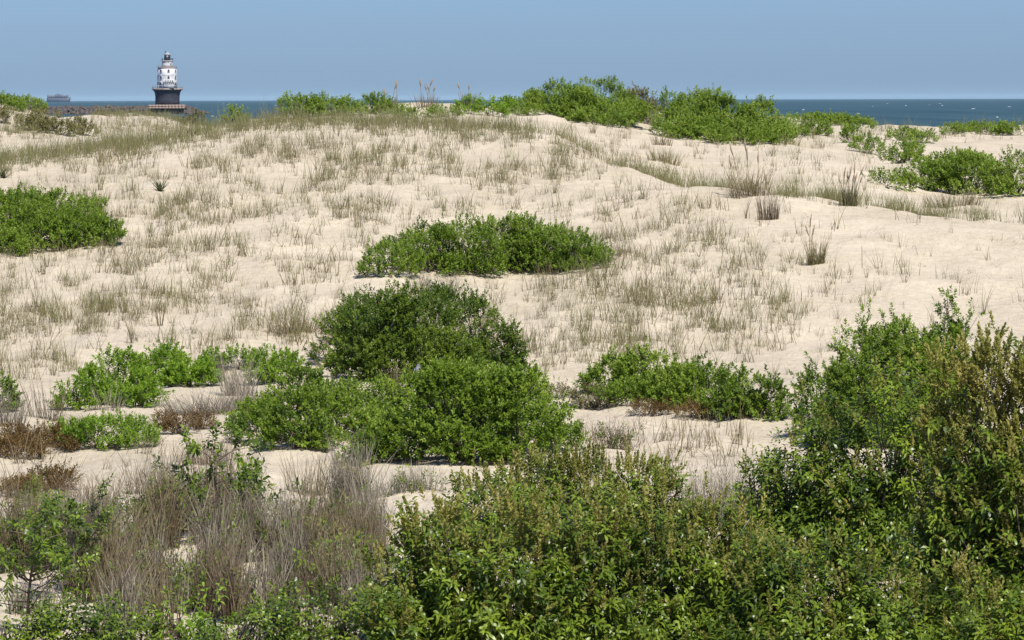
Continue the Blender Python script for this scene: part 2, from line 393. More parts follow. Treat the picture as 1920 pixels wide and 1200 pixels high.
tower = lobj('tower_wall', MB().lathe([(rb, zt0), (rb - (rb - rt) * .33, zt0 + (zt1 - zt0) * .33), (rb - (rb - rt) * .66, zt0 + (zt1 - zt0) * .66), (rt, zt1)], 48), M_WHITE, smooth=True)
for f_ in (.335, .67):
    r_ = rb + (rt - rb) * f_
    lobj('wall_band', MB().lathe([(r_ - .05, zt0 + (zt1 - zt0) * f_ - .08), (r_ + .1, zt0 + (zt1 - zt0) * f_ - .08), (r_ + .1, zt0 + (zt1 - zt0) * f_ + .08), (r_ - .05, zt0 + (zt1 - zt0) * f_ + .08)], 40, cap=False), M_WHITE, tower)
lobj('tower_ledge', MB().lathe([(rt, zt1), (18.3 * PX, zt1), (18.3 * PX, zt1 + 0.28), (10, zt1 + .3)] if False else [(rt - .1, zt1 - .05), (18.4 * PX, zt1), (18.4 * PX, zt1 + .3), (10.5 * PX, zt1 + .36)], 48), M_LEDGE)
railing(zt1 + .3, 17.8 * PX, 3.0 * PX, 16, 'ledge_railing')
zu1 = lz(115.0)
lobj('watch_room', MB().lathe([(11.2 * PX, zt1 + .3), (10.6 * PX, zt1 + .3 + (zu1 - zt1) * .5), (10.0 * PX, zu1), (10.9 * PX, zu1 + .05), (10.9 * PX, zu1 + .3)], 36), M_WHITE, smooth=False)
railing(zu1 + .3, 10.6 * PX, 4.2 * PX, 12, 'lantern_railing', M_IRON)
zl1 = lz(102.8)
lant = lobj('lantern', MB().lathe([(5.7 * PX, zu1 + .3), (5.7 * PX, zl1)], 10), M_BLACK)
for k in range(10):
    t = 2 * math.pi * (k + .5) / 10
    lobj('lantern_pane', MB().box((5.48 * PX * math.cos(t), 5.48 * PX * math.sin(t), zu1 + .3 + (zl1 - zu1) * .60), (.12, 2.4 * PX, 4.4 * PX), t), M_WGLASS if k != 7 else M_GREYW, lant)
roof = lobj('lantern_roof', MB().lathe([(6.3 * PX, zl1), (6.4 * PX, zl1 + .15), (4.4 * PX, zl1 + .62), (1.6 * PX, zl1 + 1.0), (.9 * PX, zl1 + 1.05), (.9 * PX, zl1 + 1.5), (.2, zl1 + 1.7)], 20), M_GREYW)
lobj('lightning_rod', MB().tube([(-3.6 * PX, -.3, zl1 + .5), (-3.6 * PX, -.3, lz(95.0))], 0.16, 6), M_BLACK, roof)
lobj('vent_post', MB().tube([(-.5 * PX, 0, zl1 + 1.2), (-.5 * PX, 0, lz(96.6))], 0.2, 6), M_BLACK, roof)
def window(row, u, h, w, rad, par=LH):
    x = (u - 314.0) * PX; x = max(-rad * .99, min(rad * .99, x)); t = -math.acos(x / rad)
    c = np.array([rad * math.cos(t), rad * math.sin(t), lz(row)])
    nd = np.array([math.cos(t), math.sin(t), 0])
    wn = lobj('window', MB().box(c + nd * .03, (.16, w + .25, h + .25), t), M_WHITE, par)
    lobj('pane', MB().box(c + nd * .10, (.08, w, h), t), M_WGLASS, wn)
    lobj('sill', MB().box(c + nd * .14 + np.array([0, 0, -h / 2 - .12]), (.3, w + .35, .12), t), M_WHITE, wn)
for row, h in ((132.6, 4.6), (144.8, 6.0), (157.0, 6.0)):
    f_ = (lz(row) - zt0) / (zt1 - zt0); r_ = rb + (rt - rb) * f_
    for uu in (303.4, 317.5, 329.6, 295.4): window(row, uu, h * PX, 2.9 * PX, r_)
window(119.6, 320.8, 4.6 * PX, 1.7 * PX, 10.7 * PX)
window(161.8, 297.2, 3.4 * PX, 2.2 * PX, rb)
# landing stage with white pickets
lz_ = lz(158.2)
land = lobj('landing_stage', MB().box((4.6 * PX, -rb - .9, (zt0 + lz_) / 2), (19.8 * PX, 2.6, lz_ - zt0)), M_GREYW)
lobj('dark_shade_panel', MB().box((4.6 * PX, -rb - 1.0, lz_ + 4.5 * PX), (19.4 * PX, 1.6, 8.4 * PX)), M_WGLASS, land)  # solid dark panel, put in for the shade behind the pickets
pk = MB().box((0, 0, 0), (2.0 * PX, .15, 8.6 * PX)).mesh('picket', M_WHITE)
for k in range(6): link('picket', pk, land, ((-4.2 + k * 3.55) * PX, -rb - 2.1, lz_ + 4.5 * PX))
lobj('picket_rail', MB().box((4.6 * PX, -rb - 1.98, lz_ + 8.3 * PX), (20 * PX, .08, .4)).box((4.6 * PX, -rb - 1.98, lz_ + 1.0 * PX), (20 * PX, .08, .4)), M_WHITE, land)

BW = thing('breakwater', 'long low breakwater of dark piled stones below the lighthouse', 'breakwater', (ax_x, LD, 0))
stones = []
for k in range(8):
    r = random.Random(k); V = []; ns, nr = 8, 5
    mb = MB()
    prof_ = []
    pts = []
    for i in range(1, nr):
        ph = math.pi * i / nr
        for j in range(ns):
            t = 2 * math.pi * j / ns
            c_, s_ = math.cos(t), math.sin(t)
            sx = math.copysign(abs(c_) ** .55, c_); sy = math.copysign(abs(s_) ** .55, s_)
            q = r.uniform(.82, 1.12)
            pts.append((sx * math.sin(ph) ** .5 * q, sy * math.sin(ph) ** .5 * q, math.copysign(abs(math.cos(ph)) ** .6, math.cos(ph)) * r.uniform(.85, 1.1)))
    pts += [(0, 0, .95), (0, 0, -.95)]
    Q = [(i * ns + j, i * ns + (j + 1) % ns, (i + 1) * ns + (j + 1) % ns, (i + 1) * ns + j) for i in range(nr - 2) for j in range(ns)]
    T = []
    m_ = (nr - 1) * ns
    for j in range(ns): T += [(m_, (j + 1) % ns, j), (m_ + 1, (nr - 2) * ns + j, (nr - 2) * ns + (j + 1) % ns)]
    stones.append(mb.add(pts, Q, T).mesh('stone', M_ROCK))
x0s = lpx(40, 210)[0] - ax_x; x1s = lpx(384, 210)[0] - ax_x
link('rubble_core', MB().box(((x0s + x1s) / 2 - 2, 1.5, .2), (x1s - x0s - 6, 7, 3.0)).mesh('rubble_core', M_ROCK), BW)
for layer, (zc, yy, hh) in enumerate(((0.25, -4.2, 1.0), (1.6, -2.6, .95), (2.75, -.9, .8), (2.6, 2.2, .8))):
    x = x0s
    while x < x1s:
        w = random.uniform(.55, 1.7)
        end = max(0, (x - (x1s - 9)) / 9)
        z = zc - end * 2.6 * (layer > 0) + random.uniform(-.45, .45)
        if not (layer == 1 and end > .75) and not (layer >= 2 and end > .4):
            o = link('stone', random.choice(stones), BW, (x + w, yy + random.uniform(-.5, .5), z))
            o.scale = (w * 1.08, random.uniform(.9, 1.5), hh * random.uniform(.7, 1.35)); o.rotation_euler = (random.uniform(-.4, .4), random.uniform(-.45, .45), random.uniform(-.5, .5))
        x += 1.75 * w

# ship on the horizon
SD = 20000.0; sp = SD / F * 1.12
sc = at(110, 189.0, SD)
SH = thing('cargo_ship', 'hazy laden cargo ship far off on the horizon', 'ship', (sc[0], SD, 0))
M_HULL = plain('grey_blue_hull', (0.055, 0.06, 0.085), 0.6, 0.2, 0.02)
hb = MB()
hx = 20 * sp
hull = [(-hx, 0), (-hx * .98, 7.2 * sp), (-hx * .6, 6.6 * sp), (hx * .62, 6.6 * sp), (hx * 1.0, 8.2 * sp), (hx * .92, 0)]
V = [(x, y, z) for y in (-12, 12) for x, z in hull]; k = len(hull)
hb.add(V, [(i, (i + 1) % k, k + (i + 1) % k, k + i) for i in range(k)] + [(0, 5, 4, 3), (0, 3, 2, 1), (k, k + 1, k + 2, k + 3), (k, k + 3, k + 4, k + 5)])
link('hull', hb.mesh('hull', M_HULL), SH)
cols_ = [(.10, .095, .11), (.09, .09, .115), (.11, .10, .11), (.085, .09, .12)]
for i in range(9):
    xx = -hx * .72 + i * hx * .18; hh = (4.2 + 2.6 * math.exp(-((i - 4.2) / 2.2) ** 2) + random.uniform(-.6, .6)) * sp
    link('container_stack', MB().box((xx, 0, 6.6 * sp + hh / 2), (hx * .165, 20, hh)).mesh('container_stack', plain('container_paint', cols_[i % 4], .7, .3, .3)), SH)
link('wheelhouse', MB().box((-hx * .88, 0, 9.6 * sp), (hx * .13, 18, 6.2 * sp)).mesh('wheelhouse', plain('ship_superstructure', (.14, .14, .16), .6)), SH)

# ------------------------------------------------------------------ plant builders
def leaf_small(base, d, nr_, L, Wd, tint):
    """one folded four-point leaf each"""
    side = nrmz(np.cross(d, nr_)); up = np.cross(side, d)
    L = L[:, None]; Wd = Wd[:, None]
    a = base; b = base + d * L * .55 + side * Wd * .5 + up * Wd * .16; t = base + d * L - up * L * .10; c = base + d * L * .55 - side * Wd * .5 + up * Wd * .16
    V = np.stack([a, b, t, c], 1).reshape(-1, 3); n = len(base)
    Q = (np.arange(n) * 4)[:, None] + np.array([0, 1, 2, 3])
    return V, Q, np.zeros((0, 3), int), np.repeat(tint, 4)
def leaf_long(base, d, nr_, L, Wd, tint):
    """drooping six-point leaf"""
    side = nrmz(np.cross(d, nr_)); up = np.cross(side, d)
    L = L[:, None]; Wd = Wd[:, None]; dn = np.array([0, 0, -1.0])
    p1 = base + d * L * .33 + dn * L * .03; p2 = base + d * L * .68 + dn * L * .13; t = base + d * L * .96 + dn * L * .32
    V = np.stack([base, p1 + side * Wd * .42 + up * Wd * .1, p1 - side * Wd * .42 + up * Wd * .1, p2 + side * Wd * .42 + up * Wd * .1, p2 - side * Wd * .42 + up * Wd * .1, t], 1).reshape(-1, 3); n = len(base)
    o = (np.arange(n) * 6)[:, None]
    Q = o + np.array([1, 3, 4, 2]); T = np.concatenate([o + np.array([0, 1, 2]), o + np.array([3, 5, 4])])
    return V, Q, T, np.repeat(tint, 6)
def shoots_to_leaves(P, D, rng, nl, sl, L, Wd, ang, lf=leaf_small, tint0=None, tips=0.0):
    n = len(P); k = nl
    t = (np.arange(k) + .5) / k
    tt = np.broadcast_to(t, (n, k)) + rng.uniform(-.08, .08, (n, k))
    az_ = (np.arange(k) * 2.4)[None] + rng.uniform(0, 6.28, (n, 1)) + rng.uniform(-.4, .4, (n, k))
    ref = np.where(np.abs(D[:, 2:3]) < .9, np.array([[0, 0, 1.0]]), np.array([[1.0, 0, 0]]))
    u = nrmz(np.cross(D, ref)); v = np.cross(D, u)
    rad = np.cos(az_)[..., None] * u[:, None] + np.sin(az_)[..., None] * v[:, None]
    a = np.radians(ang[0] + (ang[1] - ang[0]) * (1 - tt) + rng.uniform(-12, 12, (n, k)))
    d = nrmz(np.cos(a)[..., None] * D[:, None] + np.sin(a)[..., None] * rad)
    sunw = D[:, None] * .6 + np.array([.2, -.25, .75]); nr_ = nrmz(sunw - d * np.sum(sunw * d, -1, keepdims=True) + rng.normal(0, .28, (n, k, 3)))
    base = P[:, None] + D[:, None] * (tt[..., None] * sl)
    LL = L * rng.uniform(.65, 1.2, (n, k)); WW = Wd * rng.uniform(.85, 1.4, (n, k))
    if tint0 is None: tint0 = rng.uniform(.2, .8, n)
    ti = np.clip(tint0[:, None] + rng.normal(0, .13, (n, k)) + tips * (tt - .5), 0, 1)
    return lf(base.reshape(-1, 3), d.reshape(-1, 3), nr_.reshape(-1, 3), LL.ravel(), WW.ravel(), ti.ravel())
def merge(parts):
    Vs, Qs, Ts, As = [], [], [], []; off = 0
    for V, Q, T, A in parts:
        Vs.append(V); Qs.append(Q + off); Ts.append(T + off); As.append(A); off += len(V)
    return np.concatenate(Vs), np.concatenate(Qs), np.concatenate(Ts), np.concatenate(As)

FOOT = []   # shrub footprints (x, y, rx, ry) keep grass out of them
TOTAL = [0]
def sphere_dirs(rng, n):
    v = rng.normal(0, 1, (n, 3)); return nrmz(v)
def spray_meshes(mat, L, Wd, nl, sl, lf, ang, nvar=5, seed=1):
    out = []
    for k in range(nvar):
        rng = np.random.default_rng(seed * 100 + k)
        V, Q, T, A = shoots_to_leaves(np.zeros((1, 3)), np.array([[0, 0, 1.0]]), rng, nl, sl, L, Wd, ang, lf, np.array([.45 + .12 * k]))
        out.append(mesh_from('leaf_spray', V, Q, T, {'tint': A}, False, [mat]))
    return out

def shrub(name, label, lobes, leaf='bay', L=.052, Wd=.024, nl=13, sl=.11, dens=90, sub=(.14, .30), cat='shrub', group=None, lf=leaf_small,
          ang=(25, 80), up=.5, second=None, sprays=0, fill=.5, seed=None, bare=0, mixleaf=None, twig_mat=None, lean=0.0, gap=0.0, tips=.25, nb=17):
    """lobes: (photo column, photo row of the base, width px, height px[, depth ratio])"""
    rng = np.random.default_rng(seed if seed is not None else abs(hash(label)) % 9999 if False else sum(map(ord, label)) * 7 + 3)
    E = []
    for lb in lobes:
        u, r, w, h = lb[:4]; dr = lb[4] if len(lb) > 4 else .75
        g = gp(u, r); s = g[1] / F; rx = w * s / 2; ry = rx * dr; c = g + np.array([0, ry * .8, 0]); c[2] = float(zg(c[0], c[1]))
        rz = h * s - max(0, 0); rz = max(.05, rz + (g[2] - c[2]) * .6)
        E.append((c, np.array([rx, ry, rz]))); FOOT.append((c[0], c[1], rx * .92, ry * .92))
    root_p = E[0][0].copy(); root_p[2] = float(zg(root_p[0], root_p[1]))
    root = thing(name, label, cat, root_p, group)
    P, D, TI, OUTF = [], [], [], []
    fillP = []
    for ei, (c, r) in enumerate(E):
        area = 2 * math.pi * ((r[0] * r[1]) ** 1.6 / 3 + (r[0] * r[2]) ** 1.6 / 3 + (r[1] * r[2]) ** 1.6 / 3) ** (1 / 1.6)
        sm = .5 * (sub[0] + sub[1]); sm = min(sm, .55 * r.min() + .05)
        ns = max(5, int(area / (math.pi * sm * sm) * 1.25))
        d = sphere_dirs(rng, ns * 3); d = d[d[:, 2] > -.05][:ns]; d2 = sphere_dirs(rng, ns // 3 + 1); d2[:, 2] = rng.uniform(-.02, .22, len(d2)); d = np.concatenate([d, nrmz(d2)])
        sr = rng.uniform(sub[0], sub[1], len(d)) * sm / (.5 * (sub[0] + sub[1]))
        sc_ = c + d * (r - sr[:, None] * .7) * rng.uniform(.80, 1.10, (len(d), 1))
        keep = rng.random(len(d)) > gap; sc_, sr, d = sc_[keep], sr[keep], d[keep]
        stint = rng.uniform(.15, .85, len(d))
        for i in range(len(d)):
            m = int(dens * 1.8 * math.pi * sr[i] ** 2 * (1 if d[i, 1] < .3 else .3)) + 2
            q = sphere_dirs(rng, m); flip = (q @ nrmz(d[i] / r)) < -.25; q[flip] *= -1
            rad = sr[i] * rng.uniform(.55, 1.05, (m, 1))
            P.append(sc_[i] + q * rad * np.array([1, 1, .85])); D.append(nrmz(q * .55 + d[i] * .3 + np.array([lean, 0, up]) + rng.normal(0, .22, (m, 3))))
            TI.append(stint[i] + rng.normal(0, .12, m)); OUTF.append(np.full(m, -d[i, 1]) + q[:, 2] * .4)
        nf = int(fill * area * dens * .5)
        if nf:
            dd = sphere_dirs(rng, nf); dd[:, 2] = np.abs(dd[:, 2]); fp = c + dd * r * rng.uniform(.35, .85, (nf, 1))
            P.append(fp); D.append(nrmz(dd * .4 + np.array([0, 0, .6]) + rng.normal(0, .4, (nf, 3)))); TI.append(rng.uniform(.1, .6, nf)); OUTF.append(np.full(nf, -9.))
    P = np.concatenate(P); D = np.concatenate(D); TI = np.concatenate(TI); OUTF = np.concatenate(OUTF)
    zgd = zg(P[:, 0], P[:, 1])
    ok = P[:, 2] > zgd + .015
    for ei, (c, r) in enumerate(E):      # nothing deep inside another lobe
        q = np.sqrt((((P - c) / r) ** 2).sum(1)); ok &= ~((q < .30) & (P[:, 2] > c[2]))
    P, D, TI, OUTF = P[ok], D[ok], TI[ok], OUTF[ok]
    pr = rng.random(len(P)) < .17; P[pr] += D[pr] * rng.uniform(.03, .20, (pr.sum(), 1)) * min(1.4, max(.5, E[0][1][2]))
    P = P - root_p
    nsp = 0
    if sprays:
        order = np.argsort(-OUTF + rng.normal(0, .15, len(OUTF))); sel = order[:sprays]
        rest = np.ones(len(P), bool); rest[sel] = False
        ms = SPRAYS[leaf]
        for i in sel:
            o = link('leaf_spray', ms[int(rng.integers(len(ms)))], root, Vector(P[i]))
            o.rotation_euler = Vector(D[i]).to_track_quat('Z', 'Y').to_euler(); q = rng.uniform(.8, 1.15); o.scale = (q, q, q)
        P, D, TI = P[rest], D[rest], TI[rest]
    parts = []
    if second:     # a share of shoot tips carries blooms of another material
        mk = rng.random(len(P)) < second[1] * np.clip(.25 + P[:, 2] / max(.2, P[:, 2].max()), 0, 1.1)
        bV = shoots_to_leaves(P[mk], nrmz(D[mk] + np.array([0, 0, .5])), rng, second[2], second[3], second[4], second[5], (15, 60), leaf_small, np.clip(TI[mk], 0, 1))
        b = link('blooms', mesh_from('blooms', bV[0], bV[1], bV[2], {'tint': bV[3]}, False, [G[second[0]]]), root); b['kind'] = 'stuff'
        TOTAL[0] += 2 * len(bV[1]); P2, D2, T2 = P[~mk], D[~mk], TI[~mk]
    else: P2, D2, T2 = P, D, TI
    V, Q, T, A = shoots_to_leaves(P2, D2, rng, nl, sl, L, Wd, ang, lf, np.clip(T2, 0, 1), tips)
    TOTAL[0] += 2 * len(Q) + len(T)
    fo = link('foliage', mesh_from('foliage', V, Q, T, {'tint': A}, False, [G[leaf]]), root); fo['kind'] = 'stuff'
    # branches from the base out to shoots
    br = MB(); nbr = min(nb * max(1, len(E)), len(P))
    for i in rng.choice(len(P), nbr, replace=False):
        e_ = E[int(np.argmin([(((P[i] + root_p - c) / r) ** 2).sum() for c, r in E]))]
        b0 = e_[0] - root_p + np.array([rng.uniform(-.25, .25) * e_[1][0], rng.uniform(-.25, .25) * e_[1][1], 0]); b0[2] = float(zg(b0[0] + root_p[0], b0[1] + root_p[1])) - root_p[2] - .03
        m1 = b0 * .6 + P[i] * .4 + rng.normal(0, .06, 3) + np.array([0, 0, .08]); m2 = b0 * .25 + P[i] * .75 + rng.normal(0, .04, 3)
        r0 = .006 + .007 * min(1.5, e_[1][2])
        br.tube([b0, m1, m2, P[i]], [r0, r0 * .7, r0 * .45, r0 * .2], 4)
    link('branches', br.mesh('branches', twig_mat or M_BARK), root)['kind'] = 'stuff'
    for k in range(bare):
        i = int(rng.choice(np.argsort(-P[:, 2])[:max(8, len(P) // 5)])); p0 = P[i] - np.array([0, 0, .25]); dv = nrmz(np.array([rng.uniform(-.6, .6), -.3, rng.uniform(.3, .9)]))
        tw = MB(); ln = rng.uniform(.25, .5)
        pts = [p0 + dv * ln * t_ + rng.normal(0, .012, 3) for t_ in (0, .35, .7, 1)]
        tw.tube(pts, [.007, .006, .004, .002], 4)
        tw.tube([pts[1], pts[1] + nrmz(dv + rng.normal(0, .5, 3)) * ln * .4], [.004, .002], 4)
        link('bare_twig', tw.mesh('bare_twig', M_BARE), root)
    return root

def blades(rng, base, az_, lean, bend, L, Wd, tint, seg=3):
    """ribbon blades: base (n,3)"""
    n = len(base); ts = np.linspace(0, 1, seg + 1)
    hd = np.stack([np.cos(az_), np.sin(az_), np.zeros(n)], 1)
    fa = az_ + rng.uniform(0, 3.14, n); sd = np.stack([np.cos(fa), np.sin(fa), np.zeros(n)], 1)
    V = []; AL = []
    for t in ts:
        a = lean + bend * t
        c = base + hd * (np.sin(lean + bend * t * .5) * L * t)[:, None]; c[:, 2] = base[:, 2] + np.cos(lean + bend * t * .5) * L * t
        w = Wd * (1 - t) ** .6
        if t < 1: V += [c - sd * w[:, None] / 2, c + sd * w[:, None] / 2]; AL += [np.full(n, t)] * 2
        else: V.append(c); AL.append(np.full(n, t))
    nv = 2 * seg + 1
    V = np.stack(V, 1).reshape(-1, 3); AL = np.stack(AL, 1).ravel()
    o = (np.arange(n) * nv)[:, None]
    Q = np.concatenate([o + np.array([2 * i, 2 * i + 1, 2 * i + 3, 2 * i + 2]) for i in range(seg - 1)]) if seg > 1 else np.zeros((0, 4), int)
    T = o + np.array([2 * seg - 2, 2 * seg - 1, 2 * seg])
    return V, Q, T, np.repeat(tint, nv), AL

def grass_clump(name, label, u, row, w, h, n, mat='dry', group=None, cat='grass clump', leanmax=.35, bend=.5, wd=.007, seg=3, green=None, heads=0, dr=.5, seed=None, tangle=0, twigs=0, radial=True, sprigs=0, sprig_leaf='cherry'):
    rng = np.random.default_rng(sum(map(ord, label)) * 5 + int(u * 3 + row) if seed is None else seed)
    g = gp(u, row); s = g[1] / F; rx = w * s / 2; H = h * s
    wd = wd * max(1.0, g[1] / 62.0)
    rr = np.sqrt(rng.random(n)) ; th = rng.uniform(0, 6.283, n)
    bx = rr * np.cos(th) * rx; by = rr * np.sin(th) * max(rx * dr, .05)
    base = np.stack([bx, by, zg(g[0] + bx, g[1] + by) - g[2] - .02], 1)
    az_ = np.arctan2(by + rng.normal(0, .1, n), bx + rng.normal(0, .1 + rx * .3, n))
    lean = np.abs(rng.normal(0, leanmax * .6, n)) + leanmax * .25 * rr
    L = H * rng.uniform(.45, 1.05, n); tint = rng.random(n)
    if not radial: az_ = rng.uniform(0, 6.283, n); lean = np.abs(rng.normal(0, leanmax * .7, n))
    if tangle:
        k = int(n * tangle); lean[:k] = rng.uniform(.8, 1.5, k); tint[:k] = rng.uniform(.6, 1, k)
    A = blades(rng, base, az_, lean, rng.uniform(0, bend, n), L, np.full(n, wd) * rng.uniform(.7, 1.3, n), tint, seg)
    tdir = np.stack([np.cos(az_) * np.sin(lean), np.sin(az_) * np.sin(lean), np.cos(lean)], 1)
    if twigs:
        m = int(n * twigs); i = rng.integers(0, n, m); t_ = rng.uniform(.3, .85, m)
        B = blades(rng, base[i] + tdir[i] * (L[i] * t_)[:, None], rng.uniform(0, 6.283, m), rng.uniform(.25, 1.0, m), rng.uniform(-.4, .3, m), L[i] * rng.uniform(.12, .35, m), np.full(m, wd * .7), rng.random(m), 2)
        off = len(A[0]); A = (np.concatenate([A[0], B[0]]), np.concatenate([A[1], B[1] + off]), np.concatenate([A[2], B[2] + off]), np.concatenate([A[3], B[3]]), np.concatenate([A[4], B[4]]))
    root = thing(name, label, cat, g, group)
    if sprigs:
        i = rng.integers(0, n, sprigs); Pp = base[i] + tdir[i] * (L[i] * rng.uniform(.15, .8, sprigs))[:, None] + rng.normal(0, .03, (sprigs, 3))
        C = shoots_to_leaves(Pp, nrmz(rng.normal(0, .5, (sprigs, 3)) + np.array([0, -.2, .8])), rng, 7, .08, .06, .02, (30, 85), leaf_small, rng.uniform(.2, .9, sprigs))
        link('leaf_sprigs', mesh_from('leaf_sprigs', C[0], C[1], C[2], {'tint': C[3]}, False, [G[sprig_leaf]]), root)['kind'] = 'stuff'
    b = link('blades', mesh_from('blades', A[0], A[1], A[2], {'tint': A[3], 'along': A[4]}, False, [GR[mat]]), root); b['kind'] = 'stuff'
    if green:
        m = int(n * green[1]); i = rng.choice(n, m)
        B = blades(rng, base[i] + rng.normal(0, .02, (m, 3)) * np.array([1, 1, 0]), rng.uniform(0, 6.28, m), rng.uniform(.05, .5, m), rng.uniform(.1, .8, m), H * rng.uniform(.25, .6, m), np.full(m, wd), rng.random(m) * .5, seg)
        b2 = link('green_blades', mesh_from('green_blades', B[0], B[1], B[2], {'tint': B[3], 'along': B[4]}, False, [GR[green[0]]]), root); b2['kind'] = 'stuff'
    for k in range(heads):     # taller seed stalks with a feathery head
        i = int(rng.integers(n)); ht = H * rng.uniform(1.1, 1.7); a = rng.uniform(-.25, .25); st_ = MB()
        p = [base[i] + np.array([math.sin(a * t) * ht * t, 0, ht * t]) for t in (0, .4, .75, 1)]
        sw = max(1., g[1] / 60.); st_.tube(p, np.array([.004, .0035, .003, .002]) * sw, 4)
        link('seed_stalk', st_.mesh('seed_stalk', GR['dry'] if False else M_STALK), root)
        hd = MB(); hd.tube([p[2], (p[2] + p[3]) / 2, p[3] + np.array([0.02, 0, .03])], np.array([.004, .011, .002]) * sw, 5)
        link('seed_head', hd.mesh('seed_head', M_STALK), root)
    TOTAL[0] += n * (seg * 2 - 1)
    return root
M_STALK = plain('dry_seed_stalk', (0.25, 0.19, 0.12), 0.9, 0.3, 30)
SPRAYS = {
 'cherry': spray_meshes(G['cherry'], .105, .026, 12, .16, leaf_long, (35, 85), seed=3),
 'bay': spray_meshes(G['bay'], .062, .024, 14, .12, leaf_small, (12, 65), seed=4),
}

# ------------------------------------------------------------------ shrubs
BAY = dict(leaf='bay', dens=52, nl=12, fill=.25, bare=2)
FARK = dict(leaf='far', L=.075, Wd=.036, nl=10, sl=.15, dens=52, sub=(.2, .42), fill=.5, nb=12)
# far crest, left to right
shrub('dune_shrub', 'green shrub topping the far left dune at the picture edge', [(-20, 202, 110, 28), (35, 204, 90, 22), (78, 210, 44, 16), (5, 206, 70, 20)], **{**FARK, 'gap': .15})
shrub('dune_shrub', 'sparse scrub on the sand face of the far left dune', [(10, 236, 90, 32), (50, 226, 80, 26), (-20, 232, 60, 30), (85, 222, 50, 16)], **{**FARK, 'leaf': 'grey', 'gap': .5, 'fill': .1, 'dens': 40})
shrub('dune_shrub', 'dull brown-green shrub on the flank of the far left dune', [(60, 245, 70, 32), (110, 252, 90, 38), (155, 254, 50, 24)], **{**FARK, 'leaf': 'grey', 'gap': .12})
shrub('dune_shrub', 'small bright green bush right of the breakwater end', [(408, 234, 50, 22), (440, 232, 44, 24)], **FARK)
shrub('dune_shrub', 'small grey-green bush in front of the breakwater end', [(362, 236, 46, 26)], **{**FARK, 'leaf': 'grey'})
shrub('dune_shrub', 'low green bush on the crest right of the lighthouse', [(560, 222, 90, 38), (615, 218, 90, 38), (652, 218, 50, 30)], **FARK)
shrub('dune_shrub', 'bush on the crest under the tall skyline grass', [(700, 215, 70, 32), (735, 214, 50, 26)], **FARK)
shrub('dune_shrub', 'low patch of green beside the bare skyline sand', [(765, 224, 50, 16), (830, 220, 60, 16)], **FARK)
shrub('dune_shrub', 'bright green bush left of the tallest crest bush', [(880, 214, 60, 26), (915, 218, 70, 30), (945, 212, 50, 24)], **{**FARK, 'leaf': 'bright'})
shrub('dune_shrub', 'tallest dense green bush on the skyline crest', [(985, 205, 80, 32), (1050, 212, 130, 58), (1120, 228, 150, 74), (1075, 226, 100, 62), (1130, 236, 120, 40), (1090, 226, 270, 46, .4)], **FARK)
shrub('dune_shrub', 'olive bush with dead grass beside the tallest crest bush', [(1205, 230, 100, 62), (1180, 222, 70, 50)], **{**FARK, 'leaf': 'grey', 'gap': .1})
shrub('dune_shrub', 'broad sunlit bush on the crest right of the sand bowl', [(1275, 245, 100, 70), (1350, 262, 150, 86), (1430, 264, 110, 70), (1300, 232, 100, 58), (1300, 262, 130, 36), (1390, 272, 130, 40), (1450, 268, 90, 36), (1350, 262, 250, 52, .4)], **{**FARK, 'gap': .08})
shrub('dune_shrub', 'loose low bush at the right foot of the broad crest bush', [(1530, 255, 56, 34), (1495, 258, 40, 20)], **{**FARK, 'gap': .25})
shrub('dune_shrub', 'low green line of shrub on the crest before the sea', [(1540, 232, 130, 16), (1600, 238, 80, 14)], **FARK)
shrub('dune_shrub', 'small round bush, leftmost of the pair on the right sand', [(1602, 268, 46, 32), (1628, 290, 60, 32)], **FARK)
shrub('dune_shrub', 'small bush below the leftmost round bush on right sand', [(1690, 306, 80, 46), (1720, 300, 40, 30)], **FARK)
shrub('dune_shrub', 'dark small bush on the far right crest', [(1690, 264, 60, 28), (1730, 268, 50, 24)], **FARK)
shrub('dune_shrub', 'green crest shrub at the far right picture edge', [(1850, 252, 90, 20), (1910, 256, 80, 24), (1790, 252, 60, 16)], **FARK)
shrub('dune_shrub', 'wide green bush patch on the right sand near picture edge', [(1670, 356, 100, 32), (1745, 358, 120, 50), (1830, 366, 140, 74), (1905, 370, 110, 86), (1800, 330, 140, 44)], **{**FARK, 'L': .075, 'dens': 55})
# the middle slope
shrub('bayberry_bush', 'green bush patch on the slope at the left picture edge', [(-30, 486, 160, 60), (60, 478, 170, 60), (140, 462, 130, 52), (190, 442, 70, 32), (20, 446, 200, 80), (110, 432, 160, 66), (170, 410, 70, 40), (60, 420, 160, 56), (50, 474, 340, 84, .5)], **{**BAY, 'leaf': 'bay', 'L': .066, 'up': .8})
shrub('bayberry_bush', 'long low green bush alone on the middle of the slope', [(735, 520, 120, 64), (800, 516, 130, 88), (880, 516, 140, 98), (960, 514, 140, 90), (1030, 512, 130, 84), (1090, 510, 110, 66), (1125, 494, 60, 40), (915, 514, 430, 92, .34), (965, 508, 120, 92), (840, 516, 130, 84), (995, 512, 130, 84), (1060, 510, 120, 72)], **{**BAY, 'up': .8, 'sub': (.12, .26)})
shrub('bayberry_bush', 'large dark rounded bush in the picture middle', [(650, 690, 130, 100), (700, 718, 160, 150), (780, 718, 220, 172), (880, 710, 190, 148), (700, 660, 180, 118), (940, 705, 80, 80), (800, 680, 240, 130)], leaf='dark', dens=92, nl=12, sub=(.14, .3), tips=.35, fill=.25, bare=4)
